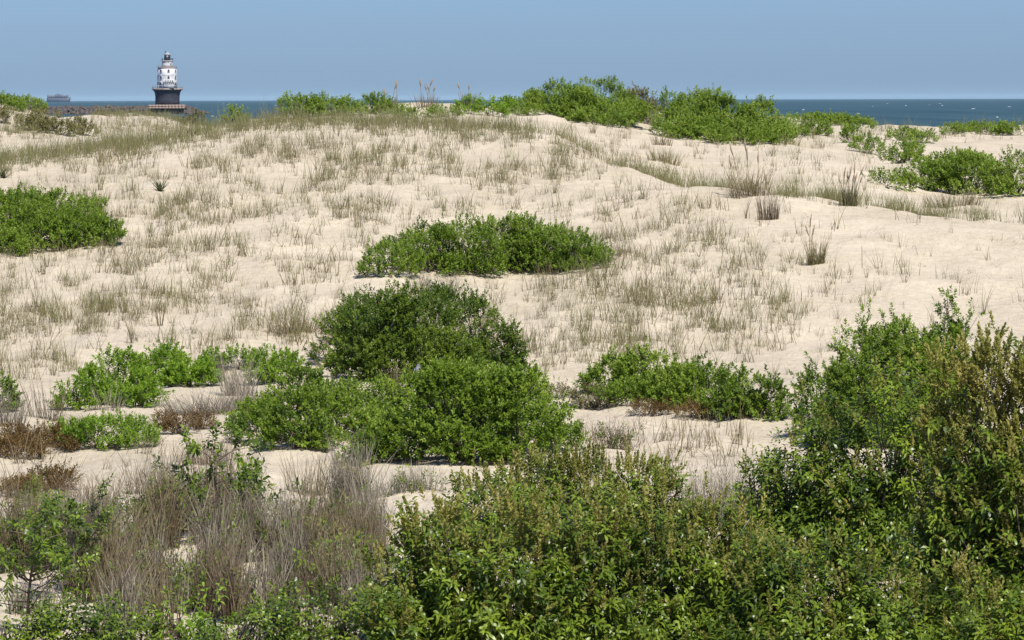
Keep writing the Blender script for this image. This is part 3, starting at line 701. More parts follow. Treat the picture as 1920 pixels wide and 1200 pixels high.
shrub('bayberry_bush', 'big lighter green bush before the dark middle bush', [(700, 872, 110, 60), (770, 868, 170, 150), (860, 876, 200, 180), (960, 872, 180, 168), (1030, 850, 120, 100), (880, 820, 220, 130), (800, 800, 140, 96), (930, 790, 200, 100)], leaf='bay', dens=88, nl=12, sub=(.14, .3), gap=.08, L=.060, Wd=.026, fill=.3, bare=5)
shrub('bayberry_bush', 'spreading green bush left of the big lighter bush', [(500, 836, 140, 70), (570, 844, 150, 110), (640, 826, 140, 90), (560, 780, 130, 90), (700, 810, 80, 70), (470, 812, 80, 50), (620, 775, 120, 62), (700, 785, 110, 66)], leaf='bay', dens=95, sub=(.13, .28), gap=.16, bare=2)
shrub('bayberry_bush', 'bright green bush at the left end of the lower clump row', [(140, 772, 70, 60), (172, 760, 70, 66)], leaf='bright', dens=120, gap=.08)
shrub('bayberry_bush', 'bright rounded bush second in the left clump row', [(225, 745, 120, 80), (258, 765, 100, 64), (205, 760, 60, 50)], leaf='bright', dens=120, gap=.08)
shrub('bayberry_bush', 'highest bright bush of the left clump row', [(300, 725, 110, 66), (355, 728, 100, 70), (318, 690, 50, 40), (395, 705, 50, 44)], leaf='bright', dens=120, gap=.08)
shrub('bayberry_bush', 'bright bush at the right end of the left clump row', [(505, 720, 80, 66), (535, 700, 50, 36), (450, 700, 60, 40)], leaf='bright', dens=120, gap=.08)
shrub('bayberry_bush', 'flat bright green bush spreading low on the lower left sand', [(200, 848, 190, 56, .5), (140, 836, 90, 40, .6), (265, 832, 70, 38, .6)], leaf='bright', dens=110, L=.045, Wd=.018, sub=(.08, .16), up=.9)
shrub('bayberry_bush', 'green bush cut by the left edge beside dry stalks', [(-5, 775, 60, 70)], leaf='bay')
shrub('bayberry_bush', 'rounded green bush on the right beyond the white sand strip', [(1150, 742, 100, 66), (1220, 752, 150, 92), (1310, 770, 150, 96), (1385, 785, 110, 92), (1260, 764, 260, 70, .4), (1430, 792, 90, 80)], leaf='bay', dens=95, bare=2)
shrub('bayberry_bush', 'tall green bush on the right with two shoots poking up', [(1550, 815, 120, 150), (1630, 840, 170, 225), (1710, 846, 170, 235), (1780, 830, 120, 205), (1622, 800, 44, 215), (1780, 800, 36, 228), (1806, 800, 30, 222), (1680, 800, 200, 170)], leaf='bay', fill=.7, dens=95, sub=(.15, .3), second=('olive', .12, 14, .1, .02, .012))
# rusty heather
HE = dict(leaf='brown', L=.035, Wd=.012, nl=12, sl=.09, dens=210, sub=(.07, .14), up=.7, cat='heather', fill=.3, nb=14)
shrub('beach_heather', 'rusty brown heather mat at the left edge above the white sand', [(20, 864, 110, 32), (75, 840, 120, 34), (10, 838, 90, 30), (125, 826, 70, 24), (60, 852, 160, 24, .4)], **HE)
shrub('beach_heather', 'rusty heather mat at the left edge below the white sand', [(20, 940, 100, 30), (95, 918, 100, 34), (55, 930, 150, 26, .4)], **HE)
shrub('beach_heather', 'brown heather beside the flat bright bush', [(335, 818, 70, 28), (375, 806, 60, 26), (310, 800, 40, 22)], **HE)
shrub('beach_heather', 'dark brown heather between the middle bush and right bush', [(1115, 768, 90, 38), (1048, 750, 50, 22)], **{**HE, 'leaf': 'grey'})
shrub('beach_heather', 'thin rusty heather strip under the right rounded bush', [(1225, 782, 80, 22), (1310, 788, 90, 22)], **HE)

# foreground: glossy long-leaved shrubs with olive blooms
CH = dict(leaf='cherry', L=.088, Wd=.024, nl=11, sl=.14, dens=66, sub=(.17, .34), lf=leaf_long, ang=(40, 95), up=.5, fill=.8, sprays=160, nb=16, tips=.1)
OL = ('olive', .62, 24, .15, .040, .020)
shrub('cherry_shrub', 'olive-topped shrub behind the front glossy shrubs', [(900, 1010, 160, 120), (990, 1030, 200, 165), (1090, 1040, 200, 180), (1190, 1045, 180, 190), (1250, 1045, 90, 150), (1070, 1048, 430, 140, .4)], **{**CH, 'second': ('olive', .80, 24, .15, .038, .019), 'bare': 5})
shrub('cherry_shrub', 'big glossy shrub at the bottom left of the thicket', [(760, 1205, 150, 170), (850, 1225, 230, 280), (960, 1240, 220, 310), (740, 1240, 110, 130), (1030, 1235, 150, 260), (890, 1236, 430, 210, .4)], **{**CH, 'second': ('olive', .72, 24, .15, .040, .020), 'bare': 2})
shrub('cherry_shrub', 'glossy shrub with long drooping leaves at bottom centre', [(1130, 1240, 200, 300), (1230, 1240, 190, 270), (1320, 1230, 170, 250), (1080, 1245, 160, 200), (1390, 1225, 130, 235), (1450, 1225, 100, 190), (1240, 1236, 440, 215, .4)], **{**CH, 'second': ('olive', .66, 24, .15, .040, .020), 'bare': 4})
shrub('cherry_shrub', 'green shrub standing behind on the right of the bare stems', [(1500, 1060, 140, 250), (1590, 1080, 200, 350), (1680, 1085, 200, 370), (1740, 1080, 120, 340), (1450, 1060, 110, 190), (1590, 1084, 380, 250, .4)], **{**CH, 'second': ('olive', .25, 24, .15, .040, .020)})
shrub('cherry_shrub', 'low glossy shrub along the bottom edge on the right', [(1440, 1250, 190, 200), (1550, 1255, 200, 215), (1660, 1255, 200, 230), (1380, 1240, 130, 170), (1550, 1252, 440, 180, .4)], **{**CH, 'second': ('olive', .42, 24, .15, .040, .020)})
shrub('cherry_shrub', 'shrub with rusty bloom spikes in the bottom right corner', [(1770, 1260, 190, 180), (1860, 1270, 190, 190), (1920, 1270, 130, 170)], **{**CH, 'second': ('olive', .7, 28, .17, .042, .020)})
shrub('cherry_tree', 'tall small tree with olive-brown crown along the right edge', [(1835, 1215, 170, 590), (1895, 1225, 190, 610), (1780, 1205, 100, 500), (1965, 1225, 170, 600), (1840, 1200, 230, 380)], **{**CH, 'dens': 78, 'fill': 1.1, 'second': ('olive', .88, 24, .15, .040, .020), 'cat': 'tree', 'gap': .04, 'sprays': 200, 'nb': 30, 'bare': 2})

# lower left: thin leafy saplings
def sapling(label, u, row, h, spread, nbr, leaf, L, seed, upto=.45, lf=leaf_long, Wd=.022, nl=8):
    rng = np.random.default_rng(seed); g = gp(u, row); s = g[1] / F; H = h * s; sw = spread * s
    root = thing('sapling', label, 'sapling', g)
    br = MB(); P = []; D = []
    tr = [np.array([0, 0, -.05]), np.array([rng.normal(0, .03), 0, H * .3]), np.array([rng.normal(0, .05), rng.normal(0, .04), H * .6]), np.array([rng.normal(0, .08), 0, H])]
    tk = MB(); tk.tube(tr, [.016, .013, .009, .003], 6); link('trunk', tk.mesh('trunk', M_BARK), root)
    for k in range(nbr):
        t = rng.uniform(.12, .85); b0 = np.array([np.interp(t, [0, .3, .6, 1], [q[i] for q in tr]) for i in range(3)])
        a = rng.uniform(0, 6.283); tip = b0 + np.array([math.cos(a) * sw / 2, math.sin(a) * sw / 2, H * rng.uniform(.12, .38)]) * rng.uniform(.5, 1.1) * (1.15 - .5 * t)
        mid = (b0 + tip) / 2 + rng.normal(0, .04, 3) - np.array([0, 0, .03])
        br.tube([b0, mid, tip], [.007, .005, .002], 4)
        for q in range(3):
            tw = mid + (tip - mid) * rng.uniform(0, 1) ; e = tw + nrmz((tip - mid) + rng.normal(0, .2, 3)) * rng.uniform(.08, .2)
            br.tube([tw, e], [.003, .0015], 3)
            if e[2] > H * upto * rng.uniform(.3, 1.0):
                for z in range(2): P.append(e - (e - tw) * .4 * z); D.append(nrmz(e - tw + np.array([0, 0, .08])))
        P.append(tip); D.append(nrmz(tip - mid))
    link('branches', br.mesh('branches', M_BARK), root)['kind'] = 'stuff'
    P = np.array(P); D = np.array(D)
    V, Q, T, A = shoots_to_leaves(P, D, rng, nl, .10, L, Wd, (30, 80), lf, rng.uniform(.2, .8, len(P)))
    fo = link('foliage', mesh_from('foliage', V, Q, T, {'tint': A}, False, [G[leaf]]), root); fo['kind'] = 'stuff'
    return root
sapling('small forked sapling with leafy top on the lower left sand', 414, 1010, 185, 230, 30, 'cherry', .095, 5, .3, leaf_long, .03)
sapling('dark-stemmed leafy sapling at the bottom left corner', 48, 1190, 260, 230, 30, 'cherry', .08, 6, .25)
sapling('leafy sapling leaning right of the corner sapling', 150, 1120, 190, 180, 22, 'cherry', .075, 8, .2)
sapling('thin sapling with few leaves in the dry stalks', 255, 1010, 75, 60, 10, 'cherry', .07, 9)
UN = dict(leaf='cherry', L=.07, Wd=.022, nl=8, sl=.12, dens=52, sub=(.12, .26), lf=leaf_long, ang=(35, 90), fill=.2, nb=18, gap=.05, cat='shrub')
shrub('undergrowth_shrub', 'dull green low shrub in the bottom left corner', [(30, 1230, 160, 120), (120, 1235, 140, 90)], **UN)
shrub('undergrowth_shrub', 'yellow-green low shrub among stalks at bottom edge', [(345, 1215, 120, 95), (400, 1215, 80, 120)], **{**UN, 'leaf': 'bright', 'gap': .2})
shrub('undergrowth_shrub', 'small lime green sprig shrub among grey stalks', [(440, 1130, 50, 45)], **{**UN, 'leaf': 'bright', 'gap': .15})
shrub('undergrowth_shrub', 'dark green low shrub left of the big glossy shrub', [(560, 1225, 130, 110), (640, 1225, 120, 120), (500, 1225, 90, 70)], **UN)
shrub('undergrowth_shrub', 'green shrub patch behind the corner saplings', [(40, 1060, 110, 110), (110, 1010, 90, 70), (75, 960, 70, 50)], **{**UN, 'leaf': 'bay', 'gap': .15})
shrub('undergrowth_shrub', 'dull low shrub at the bottom edge left of centre', [(450, 1228, 150, 100), (500, 1230, 110, 80)], **UN)
shrub('undergrowth_shrub', 'dull low shrub at the bottom edge beside the corner saplings', [(160, 1232, 130, 90), (205, 1232, 80, 70)], **UN)
shrub('undergrowth_shrub', 'dark green shrub in the thicket middle', [(330, 1120, 100, 90), (370, 1150, 80, 80)], **UN)
shrub('undergrowth_shrub', 'sparse green shrub right of the thicket middle', [(590, 1120, 90, 80), (640, 1090, 70, 70)], **{**UN, 'gap': .3})
shrub('undergrowth_shrub', 'small green shrub amid stalks below the heather', [(190, 1070, 90, 70)], **UN)

# ------------------------------------------------------------------ named grass clumps
gc = grass_clump
gc('grass_clump', 'dense dry grass clump standing alone on the lower sand', 582, 930, 90, 105, 150, 'dry', green=('deep', .5), leanmax=.25)
gc('grass_clump', 'brown grass clump beside the rusty lower heather', 165, 975, 120, 105, 240, 'brown', leanmax=.35, green=('deep', .3))
gc('grass_clump', 'dry stalks on the sand left of the forked sapling', 268, 928, 80, 85, 110, 'brown', leanmax=.3)
gc('grass_clump', 'dark dry tuft rising from the left bush row', 447, 742, 60, 98, 190, 'grey', leanmax=.25)
gc('grass_clump', 'grey dead grass tangle inside the left bush row', 395, 776, 170, 70, 1000, 'grey', leanmax=.7, bend=1.0, tangle=.5, dr=.35)
gc('grass_clump', 'grey dead grass left of the spreading bush', 470, 766, 110, 64, 560, 'grey', leanmax=.7, bend=1.0, tangle=.4, dr=.4)
gc('grass_clump', 'brown dry stalks left of the bright bush row', 88, 788, 70, 95, 90, 'brown', leanmax=.3)
gc('grass_clump', 'grey dry stalks against the left picture edge', 15, 800, 70, 95, 170, 'grey', leanmax=.35)
gc('grass_clump', 'dry stalks in the gap of the bright bush row', 205, 770, 50, 60, 80, 'grey', leanmax=.3)
gc('grass_clump', 'grey litter grass under the bright bush row', 220, 794, 240, 28, 800, 'grey', leanmax=.9, bend=1.0, tangle=.6, dr=.25)
gc('grass_clump', 'brown litter grass above the left heather', 70, 818, 200, 34, 800, 'grey', leanmax=.9, bend=1.0, tangle=.6, dr=.3)
gc('grass_clump', 'dry stalks behind the forked sapling', 395, 872, 90, 80, 150, 'brown', leanmax=.3)
gc('grass_clump', 'grey-green grass tuft behind the dark middle bush', 815, 556, 90, 55, 220, 'grey', green=('deep', .5), leanmax=.3)
gc('grass_clump', 'dry tuft between the dark and lighter middle bushes', 748, 745, 36, 72, 120, 'brown', leanmax=.25)
gc('grass_clump', 'brown dead brush right of the big lighter bush', 1150, 842, 80, 72, 200, 'brown', leanmax=.6, bend=.8, radial=False, twigs=1.5, sprigs=25)
gc('grass_clump', 'tuft with dead litter by the left of the dark bush', 560, 622, 110, 50, 300, 'dry', leanmax=.6, bend=.9, tangle=.35)
gc('grass_clump', 'stiff dark-based tuft alone on the right bare sand', 1440, 414, 42, 58, 130, 'brown', leanmax=.14, bend=.2, heads=2)
gc('grass_clump', 'tall brown grass stand on the right crest line', 1405, 368, 80, 72, 190, 'dry', leanmax=.35, heads=5)
gc('grass_clump', 'dark green tuft with long arching stalks on the crest', 1590, 386, 34, 50, 190, 'deep', leanmax=.12, bend=.3, heads=10)
gc('grass_clump', 'tall narrow green-based tuft on the right bare slope', 1532, 496, 34, 66, 120, 'beach', green=('deep', .7), leanmax=.22, heads=3)
gc('grass_clump', 'left skyline grass tuft beside the bare crest sand', 732, 205, 34, 34, 60, 'dry', leanmax=.3, heads=3)
gc('grass_clump', 'middle skyline grass tuft on the bare crest sand', 800, 202, 48, 34, 90, 'dry', leanmax=.3, heads=5)
gc('grass_clump', 'right skyline grass tuft beside the bright crest bush', 880, 200, 40, 32, 90, 'brown', leanmax=.35, heads=2)
gc('grass_clump', 'dead grass patch amid the broad crest bushes', 1225, 236, 50, 36, 160, 'grey', leanmax=.4)
gc('grass_clump', 'dark grass at the left end of the right crest bush patch', 1480, 270, 40, 24, 60, 'beach')
gc('grass_clump', 'grass tuft on the sand bowl above the crest line', 1240, 272, 40, 30, 80, 'dry')
gc('grass_clump', 'grass drift in the sand bowl', 1245, 305, 60, 34, 140, 'beach', leanmax=.4)
gc('grass_clump', 'thick grass on the foot of the right bush patch', 1790, 388, 110, 40, 260, 'dry', leanmax=.4, dr=.3)
gc('grass_clump', 'dead twiggy brush left of the big glossy shrub', 690, 1040, 100, 155, 170, 'grey', leanmax=.3, bend=.3, radial=False, twigs=1.5, sprigs=25)
gc('grass_clump', 'low dead brush before the big lighter bush', 760, 925, 150, 60, 300, 'grey', leanmax=.5, bend=.6, green=('deep', .4), radial=False, twigs=1.5, sprigs=25)
gc('grass_clump', 'bare grey stems between the glossy shrubs', 1335, 985, 190, 140, 560, 'grey', leanmax=.4, bend=.4, green=('brown', .3), radial=False, twigs=1.5, sprigs=25)
gc('grass_clump', 'bare stems left of the right green shrub', 1415, 1030, 110, 150, 320, 'grey', leanmax=.3, bend=.3, radial=False, twigs=1.5, sprigs=25)
gc('grass_clump', 'dead stems low between the front shrubs', 1400, 1120, 150, 130, 260, 'grey', leanmax=.35, bend=.4, radial=False, twigs=1.5, sprigs=60)
gc('grass_clump', 'dead stems at the left foot of the big glossy shrub', 700, 1180, 120, 170, 260, 'grey', leanmax=.3, bend=.4, radial=False, twigs=1.5, sprigs=60)
gc('grass_clump', 'grass blades at the left edge of the dry thicket', 20, 1010, 60, 60, 90, 'green')
shrub('undergrowth_shrub', 'green low shrub at the thicket foot below the forked sapling', [(230, 1225, 130, 100), (290, 1215, 90, 70)], **UN)
shrub('undergrowth_shrub', 'green low shrub before the bare stems at right', [(1400, 1170, 160, 110), (1330, 1150, 110, 90)], **UN)
# spiky yuccas
for lab, u, r, w in (('spiky dark green yucca alone on the left slope', 301, 360, 46), ('spiky yucca cut by the left picture edge', 6, 335, 40)):
    rng = np.random.default_rng(int(u)); g = gp(u, r); s = g[1] / F; n = 34; H = w * s * .62
    root = thing('yucca', lab, 'yucca', g)
    A = blades(rng, np.zeros((n, 3)) + rng.normal(0, .02, (n, 3)) * np.array([1, 1, 0]), rng.uniform(0, 6.28, n), rng.uniform(.15, 1.35, n), rng.uniform(0, .25, n), H * rng.uniform(.75, 1.1, n), np.full(n, .035), rng.random(n) * .5, 3)
    b = link('leaves', mesh_from('leaves', A[0], A[1], A[2], {'tint': A[3], 'along': A[4]}, False, [GR['deep']]), root); b['kind'] = 'stuff'

# tall dry stalk thicket, lower left
rng = np.random.default_rng(21)
spots = []
for k in range(108):
    u = rng.uniform(20, 700); r = rng.uniform(965, 1215)
    if u < 300 and r < 1030: r += 60
    if u > 520 and u < 640 and r < 1040: r += 70
    if 455 < u < 560 and r < 1030: u -= 110
    if float(vnoise(u / 90., r / 60., 5)) < -.27: continue
    spots.append((u, r))
spots += [(600, 1010), (640, 990), (660, 960), (625, 1040), (380, 990), (340, 1000), (470, 980), (300, 1010), (180, 1030), (230, 1040)]
for k, (u, r) in enumerate(spots):
    mat = ('grey', 'brown', 'grey', 'dry', 'brown')[k % 5]
    cw, chh = rng.uniform(36, 96), rng.uniform(80, 190)
    lab = ('tall ' if chh > 150 else 'short ' if chh < 120 else '') + ('wide ' if cw > 85 else 'narrow ' if cw < 70 else '') + {'grey': 'grey', 'brown': 'brown', 'dry': 'tan'}[mat] + ' stalk clump, thicket ' + ('top ' if r < 1060 else 'bottom ' if r > 1140 else 'middle ') + ('left' if u < 330 else 'right' if u > 540 else 'centre')
    gc('stalk_clump', lab, u, r, cw, chh, int(rng.uniform(60, 120)), mat, group='dry stalks of the lower left thicket',
       leanmax=.30, bend=.45, wd=.0125, green=('deep', rng.uniform(.05, .5)), seed=300 + k, radial=False, twigs=.6, sprigs=int(rng.integers(0, 34)), sprig_leaf=('cherry', 'grey')[k % 2])

# ------------------------------------------------------------------ beach grass tufts: 300 largest single, the rest one mass
TUFTS = []
for k in range(14):
    rng = np.random.default_rng(50 + k); n = int(rng.integers(7, 20)); rx = rng.uniform(.03, .14)
    base = np.stack([rng.normal(0, rx, n), rng.normal(0, rx * .6, n), np.full(n, -.03)], 1)
    A = blades(rng, base, rng.uniform(0, 6.28, n), np.abs(rng.normal(.12, .22, n)), rng.uniform(0, .7, n), rng.uniform(.16, .52, n), rng.uniform(.0065, .012, n), np.clip(rng.normal(.34, .24, n), 0, 1), 2 if k % 2 else 3)
    TUFTS.append(A)
TM = {m: [mesh_from('beach_grass_tuft', A[0], A[1], A[2], {'tint': A[3], 'along': A[4]}, False, [GR[m]]) for A in TUFTS] for m in ('beach', 'green', 'dry')}
# density patches in the photograph: (column, row, half width, half height, weight)
PATCH = [(700, 285, 520, 60, 1.3), (350, 320, 330, 60, 1.3), (400, 400, 160, 22, 2.4), (650, 405, 110, 22, 1.6), (820, 400, 130, 20, 1.0), (1000, 400, 100, 24, .9),
         (250, 480, 200, 60, 1.1), (480, 470, 160, 40, .9), (340, 560, 330, 70, 1.3), (120, 620, 160, 60, 1.0), (420, 620, 160, 40, 1.0), (1230, 470, 110, 60, 1.8), (1120, 580, 180, 80, 1.5),
         (1330, 520, 130, 60, 1.0), (1400, 600, 120, 60, .9), (1050, 330, 120, 40, .7), (1200, 400, 160, 40, .5), (900, 320, 250, 40, .7), (180, 250, 10, 8, 0), (1050, 650, 120, 40, 1.0), (60, 690, 80, 50, .8),
         (1560, 540, 80, 40, .5), (1730, 500, 160, 50, .22), (500, 360, 300, 40, .5), (1290, 640, 150, 40, 1.0), (560, 640, 70, 40, .9), (1650, 450, 250, 60, .12), (1050, 700, 60, 40, .7), (60, 560, 100, 60, 1.0), (2160, 500, 120, 120, .5), (-180, 450, 120, 160, 1.0)]
def dens(u, r):
    d = np.full(len(u), .06)
    for (pu, pr, a, b, w) in PATCH: d += w * np.exp(-((u - pu) / a) ** 2 - ((r - pr) / b) ** 2)
    return d * (.12 + 3.6 * np.clip(vnoise(u / 42., r / 15., 31) + .16, 0, 1) + 1.5 * np.clip(vnoise(u / 120., r / 40., 37), 0, 1))
rng = np.random.default_rng(99)
N = 71000
cu = rng.uniform(-260, 2300, N); cr = rng.uniform(228, 715, N)
acc = rng.random(N) < dens(cu, cr) * .080 * (1 + .9 * np.clip((330 - cr) / 100, 0, 1))
cand = [(u, r, 'beach' if rng.random() < .82 else 'dry') for u, r in zip(cu[acc], cr[acc])]
# grass along the crest line and the far ground
CREST = [(-60, 306), (0, 300), (160, 277), (300, 263), (400, 241), (520, 228), (640, 226), (790, 231), (960, 240), (1050, 257), (1150, 306), (1300, 341), (1480, 365), (1600, 381), (1760, 399), (1920, 414), (2000, 420)]
ridge = []; CY = np.arange(104, 142, .4)
for k in range(2600):
    u = rng.uniform(-60, 1980); r = np.interp(u, [c[0] for c in CREST], [c[1] for c in CREST]) + (abs(rng.normal(0, 13)) - 4 if u < 1000 else rng.normal(1, 5))
    if u > 1000 and rng.random() < .75:
        fe = (u - CU) / F; prof_r = (CAMZ - zg(fe * CY, CY, False)) / CY; kx = int(np.argmax(np.diff(prof_r) > 0)); yc_ = CY[kx] + abs(rng.normal(0, 2.6)) + .2
        if rng.random() < .22 + 1.3 * (.1 - float(vnoise(u / 60., .5, 61))): continue
        ridge.append((fe * yc_, yc_)); continue
    if u > 1000 and rng.random() < .25 + 2.2 * (.15 - float(vnoise(u / 70., .5, 61))) * (.5 if u < 1350 else 1.): continue
    cand.append((u, r, 'green' if rng.random() < .65 else 'beach'))
for k in range(240): cand.append((rng.uniform(-20, 110), rng.uniform(196, 262), 'green' if rng.random() < .4 else 'beach'))
for k in range(260): cand.append((rng.uniform(170, 350), rng.uniform(214, 252), 'beach'))
for k in range(240): u = rng.uniform(170, 340); cand.append((u, np.interp(u, [170, 300, 340], [213, 215, 226]) + rng.uniform(0, 4), 'green'))
for k in range(130): cand.append((rng.uniform(1480, 1930), rng.uniform(236, 262), 'green'))
for k in range(120): cand.append((rng.uniform(1280, 1640), rng.uniform(255, 350), 'beach'))
for k in range(60): cand.append((rng.uniform(0, 480), rng.uniform(850, 1000) , 'dry'))
for k in range(60): cand.append((rng.uniform(1050, 1420), rng.uniform(800, 900), 'dry'))
FT = np.array(FOOT)
items = []
for (u, r, m) in cand:
    g = gp(u, r)
    if (((g[0] - FT[:, 0]) / FT[:, 2]) ** 2 + ((g[1] - FT[:, 1]) / FT[:, 3]) ** 2).min() < 1: continue
    if g[1] > 352: continue
    items.append((g, m, int(rng.integers(14)), float(np.clip(rng.lognormal(-.27, .38), .33, 1.5)) * (1.12 if m == 'green' else 1), rng.uniform(0, 6.283), u, r))
for (x, y) in ridge: items.append((np.array([x, y, float(zg(x, y))]), 'green' if rng.random() < .6 else 'beach', int(rng.integers(14)), float(np.clip(rng.lognormal(-.05, .3), .5, 1.5)), rng.uniform(0, 6.283), CU + x / y * F, 370.))
size = [it[3] * TUFTS[it[2]][0][:, 2].max() / it[0][1] if -10 < it[5] < 1930 else 0 for it in items]
order = np.argsort(size)[::-1]
LAND = [('the left edge bush patch', 100, 420), ('the long low bush', 915, 470), ('the dark middle bush', 785, 640), ('the bright left bush row', 330, 715), ('the yucca', 301, 350), ('the right rounded bush', 1250, 730),
        ('the stiff dark-based tuft', 1440, 395), ('the narrow green-based tuft', 1532, 470), ('the tall right bush', 1680, 680), ('the right bush patch', 1780, 330), ('the broad crest bush', 1360, 230), ('the tallest crest bush', 1090, 200),
        ('the skyline grass', 800, 200), ('the lighthouse foot', 315, 210), ('the flat bright bush', 200, 820), ('the big lighter bush', 880, 790), ('the bottom thicket', 420, 1050), ('the brown left dune shrub', 110, 240), ('the dark crest tuft', 1590, 365)]
def where(u, r):
    d = [((u - a) ** 2 + ((r - c) * 1.6) ** 2) ** .5 for _, a, c in LAND]; k = int(np.argmin(d)); nm, a, c = LAND[k]
    dx, dy = u - a, (r - c) * 1.6
    far = 'just ' if d[k] < 110 else '' if d[k] < 200 else 'well '
    return far + (('right of ' if dx > 0 else 'left of ') if abs(dx) > 2.2 * abs(dy) else ('below ' if dy > 0 else 'above ') if abs(dy) > 2.2 * abs(dx) else ('lower right of ' if dx > 0 else 'lower left of ') if dy > 0 else ('upper right of ' if dx > 0 else 'upper left of ')) + nm
def zone(u, r, m, s, k):
    hgt = s * TUFTS[k][0][:, 2].max(); wdt = s * np.ptp(TUFTS[k][0][:, 0])
    look = ('tall ' if hgt > .52 else 'short ' if hgt < .40 else '') + ('wide ' if wdt > .62 else 'narrow ' if wdt < .38 else '') + {'beach': 'olive', 'green': 'green', 'dry': 'dry tan'}[m]
    return look + ' grass tuft ' + where(u, r), 'beach grass tufts on the dune slope'
for i in order[:300]:
    g, m, k, s, a, u, r = items[i]
    o = link('beach_grass_tuft', TM[m][k], None, g); o.scale = (s, s, s); o.rotation_euler = (0, 0, a)
    lb, gr = zone(u, r, m, s, k); tag(o, lb, 'grass tuft', gr)
for m in ('beach', 'green', 'dry'):
    Vs, Qs, Ts, A1, A2 = [], [], [], [], []; off = 0
    for i in order[300:]:
        g, mm, k, s, a, u, r = items[i]
        if mm != m: continue
        V, Q, T, t1, t2 = TUFTS[k]; ca, sa = math.cos(a), math.sin(a)
        P = np.stack([V[:, 0] * ca - V[:, 1] * sa, V[:, 0] * sa + V[:, 1] * ca, V[:, 2]], 1) * s + g
        Vs.append(P); Qs.append(Q + off); Ts.append(T + off); A1.append(np.clip(t1 + rng.normal(0, .15), 0, 1)); A2.append(t2); off += len(V)
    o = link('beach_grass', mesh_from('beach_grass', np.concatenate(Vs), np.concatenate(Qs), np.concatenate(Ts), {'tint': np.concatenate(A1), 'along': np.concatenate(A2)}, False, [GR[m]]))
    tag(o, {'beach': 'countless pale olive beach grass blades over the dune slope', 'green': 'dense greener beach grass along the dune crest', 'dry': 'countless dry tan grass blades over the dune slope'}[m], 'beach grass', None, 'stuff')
    TOTAL[0] += sum(len(q) * 2 for q in Qs) + sum(len(t) for t in Ts)
# dead litter lying on the sand
lit = []
N = 26000; cu = rng.uniform(-100, 2000, N); cr = rng.uniform(250, 900, N)
acc = rng.random(N) < dens(cu, np.minimum(cr, 700)) * .42 * (.12 + 2.4 * np.clip(vnoise(cu / 60, cr / 14, 77) + .1, 0, 1))
LB = np.array([gp(u, r) for u, r in zip(cu[acc], cr[acc])]); k = 4
LB = np.repeat(LB, k, 0) + rng.normal(0, .09, (len(LB) * k, 3)) * np.array([1, 1, 0]); LB[:, 2] = zg(LB[:, 0], LB[:, 1]) + .012
EB = []
for (x, y, rx, ry) in FOOT:
    if y > 118: continue
    m = int(190 * (rx + ry)); th = rng.uniform(0, 6.283, m); q = rng.uniform(.8, 1.12, m) + np.abs(rng.normal(0, .18, m))
    EB.append(np.stack([x + np.cos(th) * rx * q, y + np.sin(th) * ry * q, np.zeros(m)], 1))
EB = np.concatenate(EB); EB[:, 2] = zg(EB[:, 0], EB[:, 1]) + .015; LB = np.concatenate([LB, EB])
n = len(LB)
A = blades(rng, LB, rng.uniform(0, 6.28, n), rng.uniform(.9, 1.55, n), rng.uniform(-.2, .2, n), rng.uniform(.06, .28, n), rng.uniform(.005, .011, n), rng.random(n), 2)
tag(link('dry_litter', mesh_from('dry_litter', A[0], A[1], A[2], {'tint': A[3], 'along': A[4]}, False, [GR['brown']])), 'dead grass litter and twigs lying on the sand', 'litter', None, 'stuff')
TOTAL[0] += n * 3

# ------------------------------------------------------------------ bird perched on the middle bush
bp = at(783, 704, 74.0)
BIRD = thing('songbird', 'small grey songbird with pale breast perched atop the middle bush', 'bird', bp)
BIRD.scale = (1.05, 1.0, .82); M_BG = plain('grey_plumage', (.20, .21, .24), .8, .15, 30); M_BW = plain('pale_breast_plumage', (.33, .33, .36), .8, .1, 30); M_BK = plain('dark_beak', (.03, .03, .03), .5)
# one continuous body swept from tail tip to beak base; pale on the breast side
spine = [((-.055, .075, -.085), .004, .016), ((-.04, .06, -.03), .006, .018), ((-.022, .038, .03), .016, .022), ((-.006, .01, .075), .034, .036), ((.004, -.01, .115), .038, .040), ((.008, -.02, .15), .028, .030), ((.012, -.028, .175), .025, .025), ((.016, -.038, .195), .021, .021), ((.018, -.046, .208), .009, .009)]
seg = 12; V = []; cen = np.array([q[0] for q in spine]); tg = nrmz(np.gradient(cen, axis=0))
for (c, ra, rb_), t in zip(spine, tg):
    sx = nrmz(np.cross(t, np.array([0, 0, 1.0]) + .01)); sy = np.cross(sx, t)
    for j in range(seg):
        a = 2 * math.pi * j / seg; V.append(np.array(c) + sx * rb_ * math.cos(a) + sy * ra * math.sin(a))
V = np.array(V); Q = []; mi = []
for i in range(len(spine) - 1):
    for j in range(seg):
        Q.append((i * seg + j, i * seg + (j + 1) % seg, (i + 1) * seg + (j + 1) % seg, (i + 1) * seg + j))
        m_ = V[list(Q[-1])].mean(0) - (cen[i] + cen[i + 1]) / 2; mi.append(1 if (m_[1] < -.004 and 2 <= i <= 5) else 0)
T = []
V = np.concatenate([V, cen[:1], cen[-1:]])
for j in range(seg): T += [(len(V) - 2, (j + 1) % seg, j), (len(V) - 1, (len(spine) - 1) * seg + j, (len(spine) - 1) * seg + (j + 1) % seg)]; mi += [0, 0]
link('body', mesh_from('body', V, Q, T, None, True, [M_BG, M_BW], mi), BIRD)
link('beak', MB().tube([(.018, -.044, .203), (.022, -.06, .205), (.025, -.072, .203)], [.007, .004, .001], 6).mesh('beak', M_BK), BIRD)
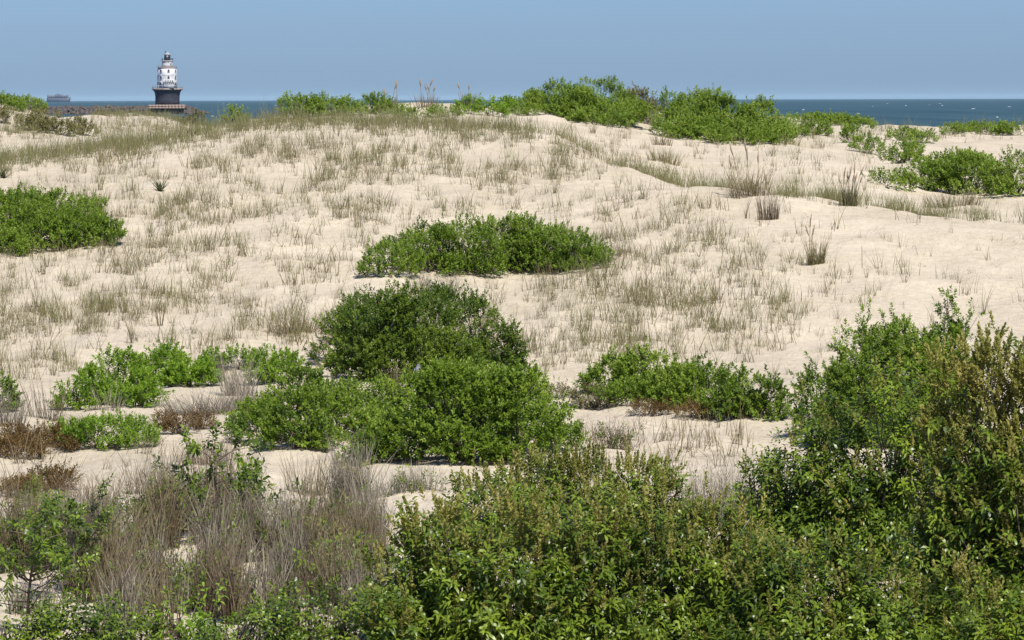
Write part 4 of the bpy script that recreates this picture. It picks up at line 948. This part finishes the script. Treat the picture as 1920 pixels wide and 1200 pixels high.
for sx in (-1, 1):
    w = MB().lathe([(.002, -.065), (.012, -.04), (.017, 0), (.013, .03), (.002, .045)], 8).mesh('wing', M_BG)
    o = link('wing', w, BIRD, (.036 * sx - .004, .012, .085)); o.rotation_euler = (-.45, .12 * sx, 0); o.scale = (.55, 1.3, 1)
    link('leg', MB().tube([(.012 * sx, .0, .055), (.014 * sx, -.006, .02), (.014 * sx, 0, -.01)], [.004, .0028, .0025], 5).mesh('leg', M_BK), BIRD)
    link('eye', MB().lathe([(.0005, -.004), (.0035, -.002), (.0035, .002), (.0005, .004)], 6).mesh('eye', M_BK), BIRD, (.014 + .021 * sx, -.038, .20))
tw = MB().tube([bp + np.array([-.02, .02, -.45]), bp + np.array([0, .01, -.2]), bp + np.array([.0, 0, -.01])], [.008, .007, .005], 5).mesh('dead_perch_twig', M_BARE)
tag(link('dead_perch_twig', tw), 'bare dead twig holding up the songbird', 'twig')

# ------------------------------------------------------------------ sea haze: a closed box of even pale air round everything
hz = MB().box((0, 39000, 26), (150000, 80000, 60)).mesh('haze', None)
HZ = link('haze', hz); tag(HZ, 'thin pale sea haze filling the air', 'haze', None, 'stuff')
m = bpy.data.materials.new('sea_haze_air'); m.use_nodes = True; nn = m.node_tree; nn.nodes.clear()
oo = nn.nodes.new('ShaderNodeOutputMaterial'); pv = nn.nodes.new('ShaderNodeVolumePrincipled')
pv.inputs['Color'].default_value = (.66, .90, 1, 1); pv.inputs['Density'].default_value = 1.0e-5; pv.inputs['Anisotropy'].default_value = 0.0
nn.links.new(pv.outputs[0], oo.inputs['Volume']); HZ.data.materials.append(m)
# one label for one thing: tell apart those that still share one by their order from the left
same = {}
for o in bpy.data.objects:
    if o.parent is None and o.get('group') and o.get('label'): same.setdefault(o['label'], []).append(o)
ORD = ['second', 'third', 'fourth', 'fifth', 'sixth', 'seventh', 'eighth', 'ninth', 'tenth', 'eleventh', 'twelfth']
for lab, os_ in same.items():
    if len(os_) < 2: continue
    os_.sort(key=lambda o: o.location.x / max(1., o.location.y))
    for q, o in enumerate(os_): o['label'] = ('leftmost ' if q == 0 else 'rightmost ' if q == len(os_) - 1 else ORD[min(q - 1, 10)] + '-from-left ') + lab
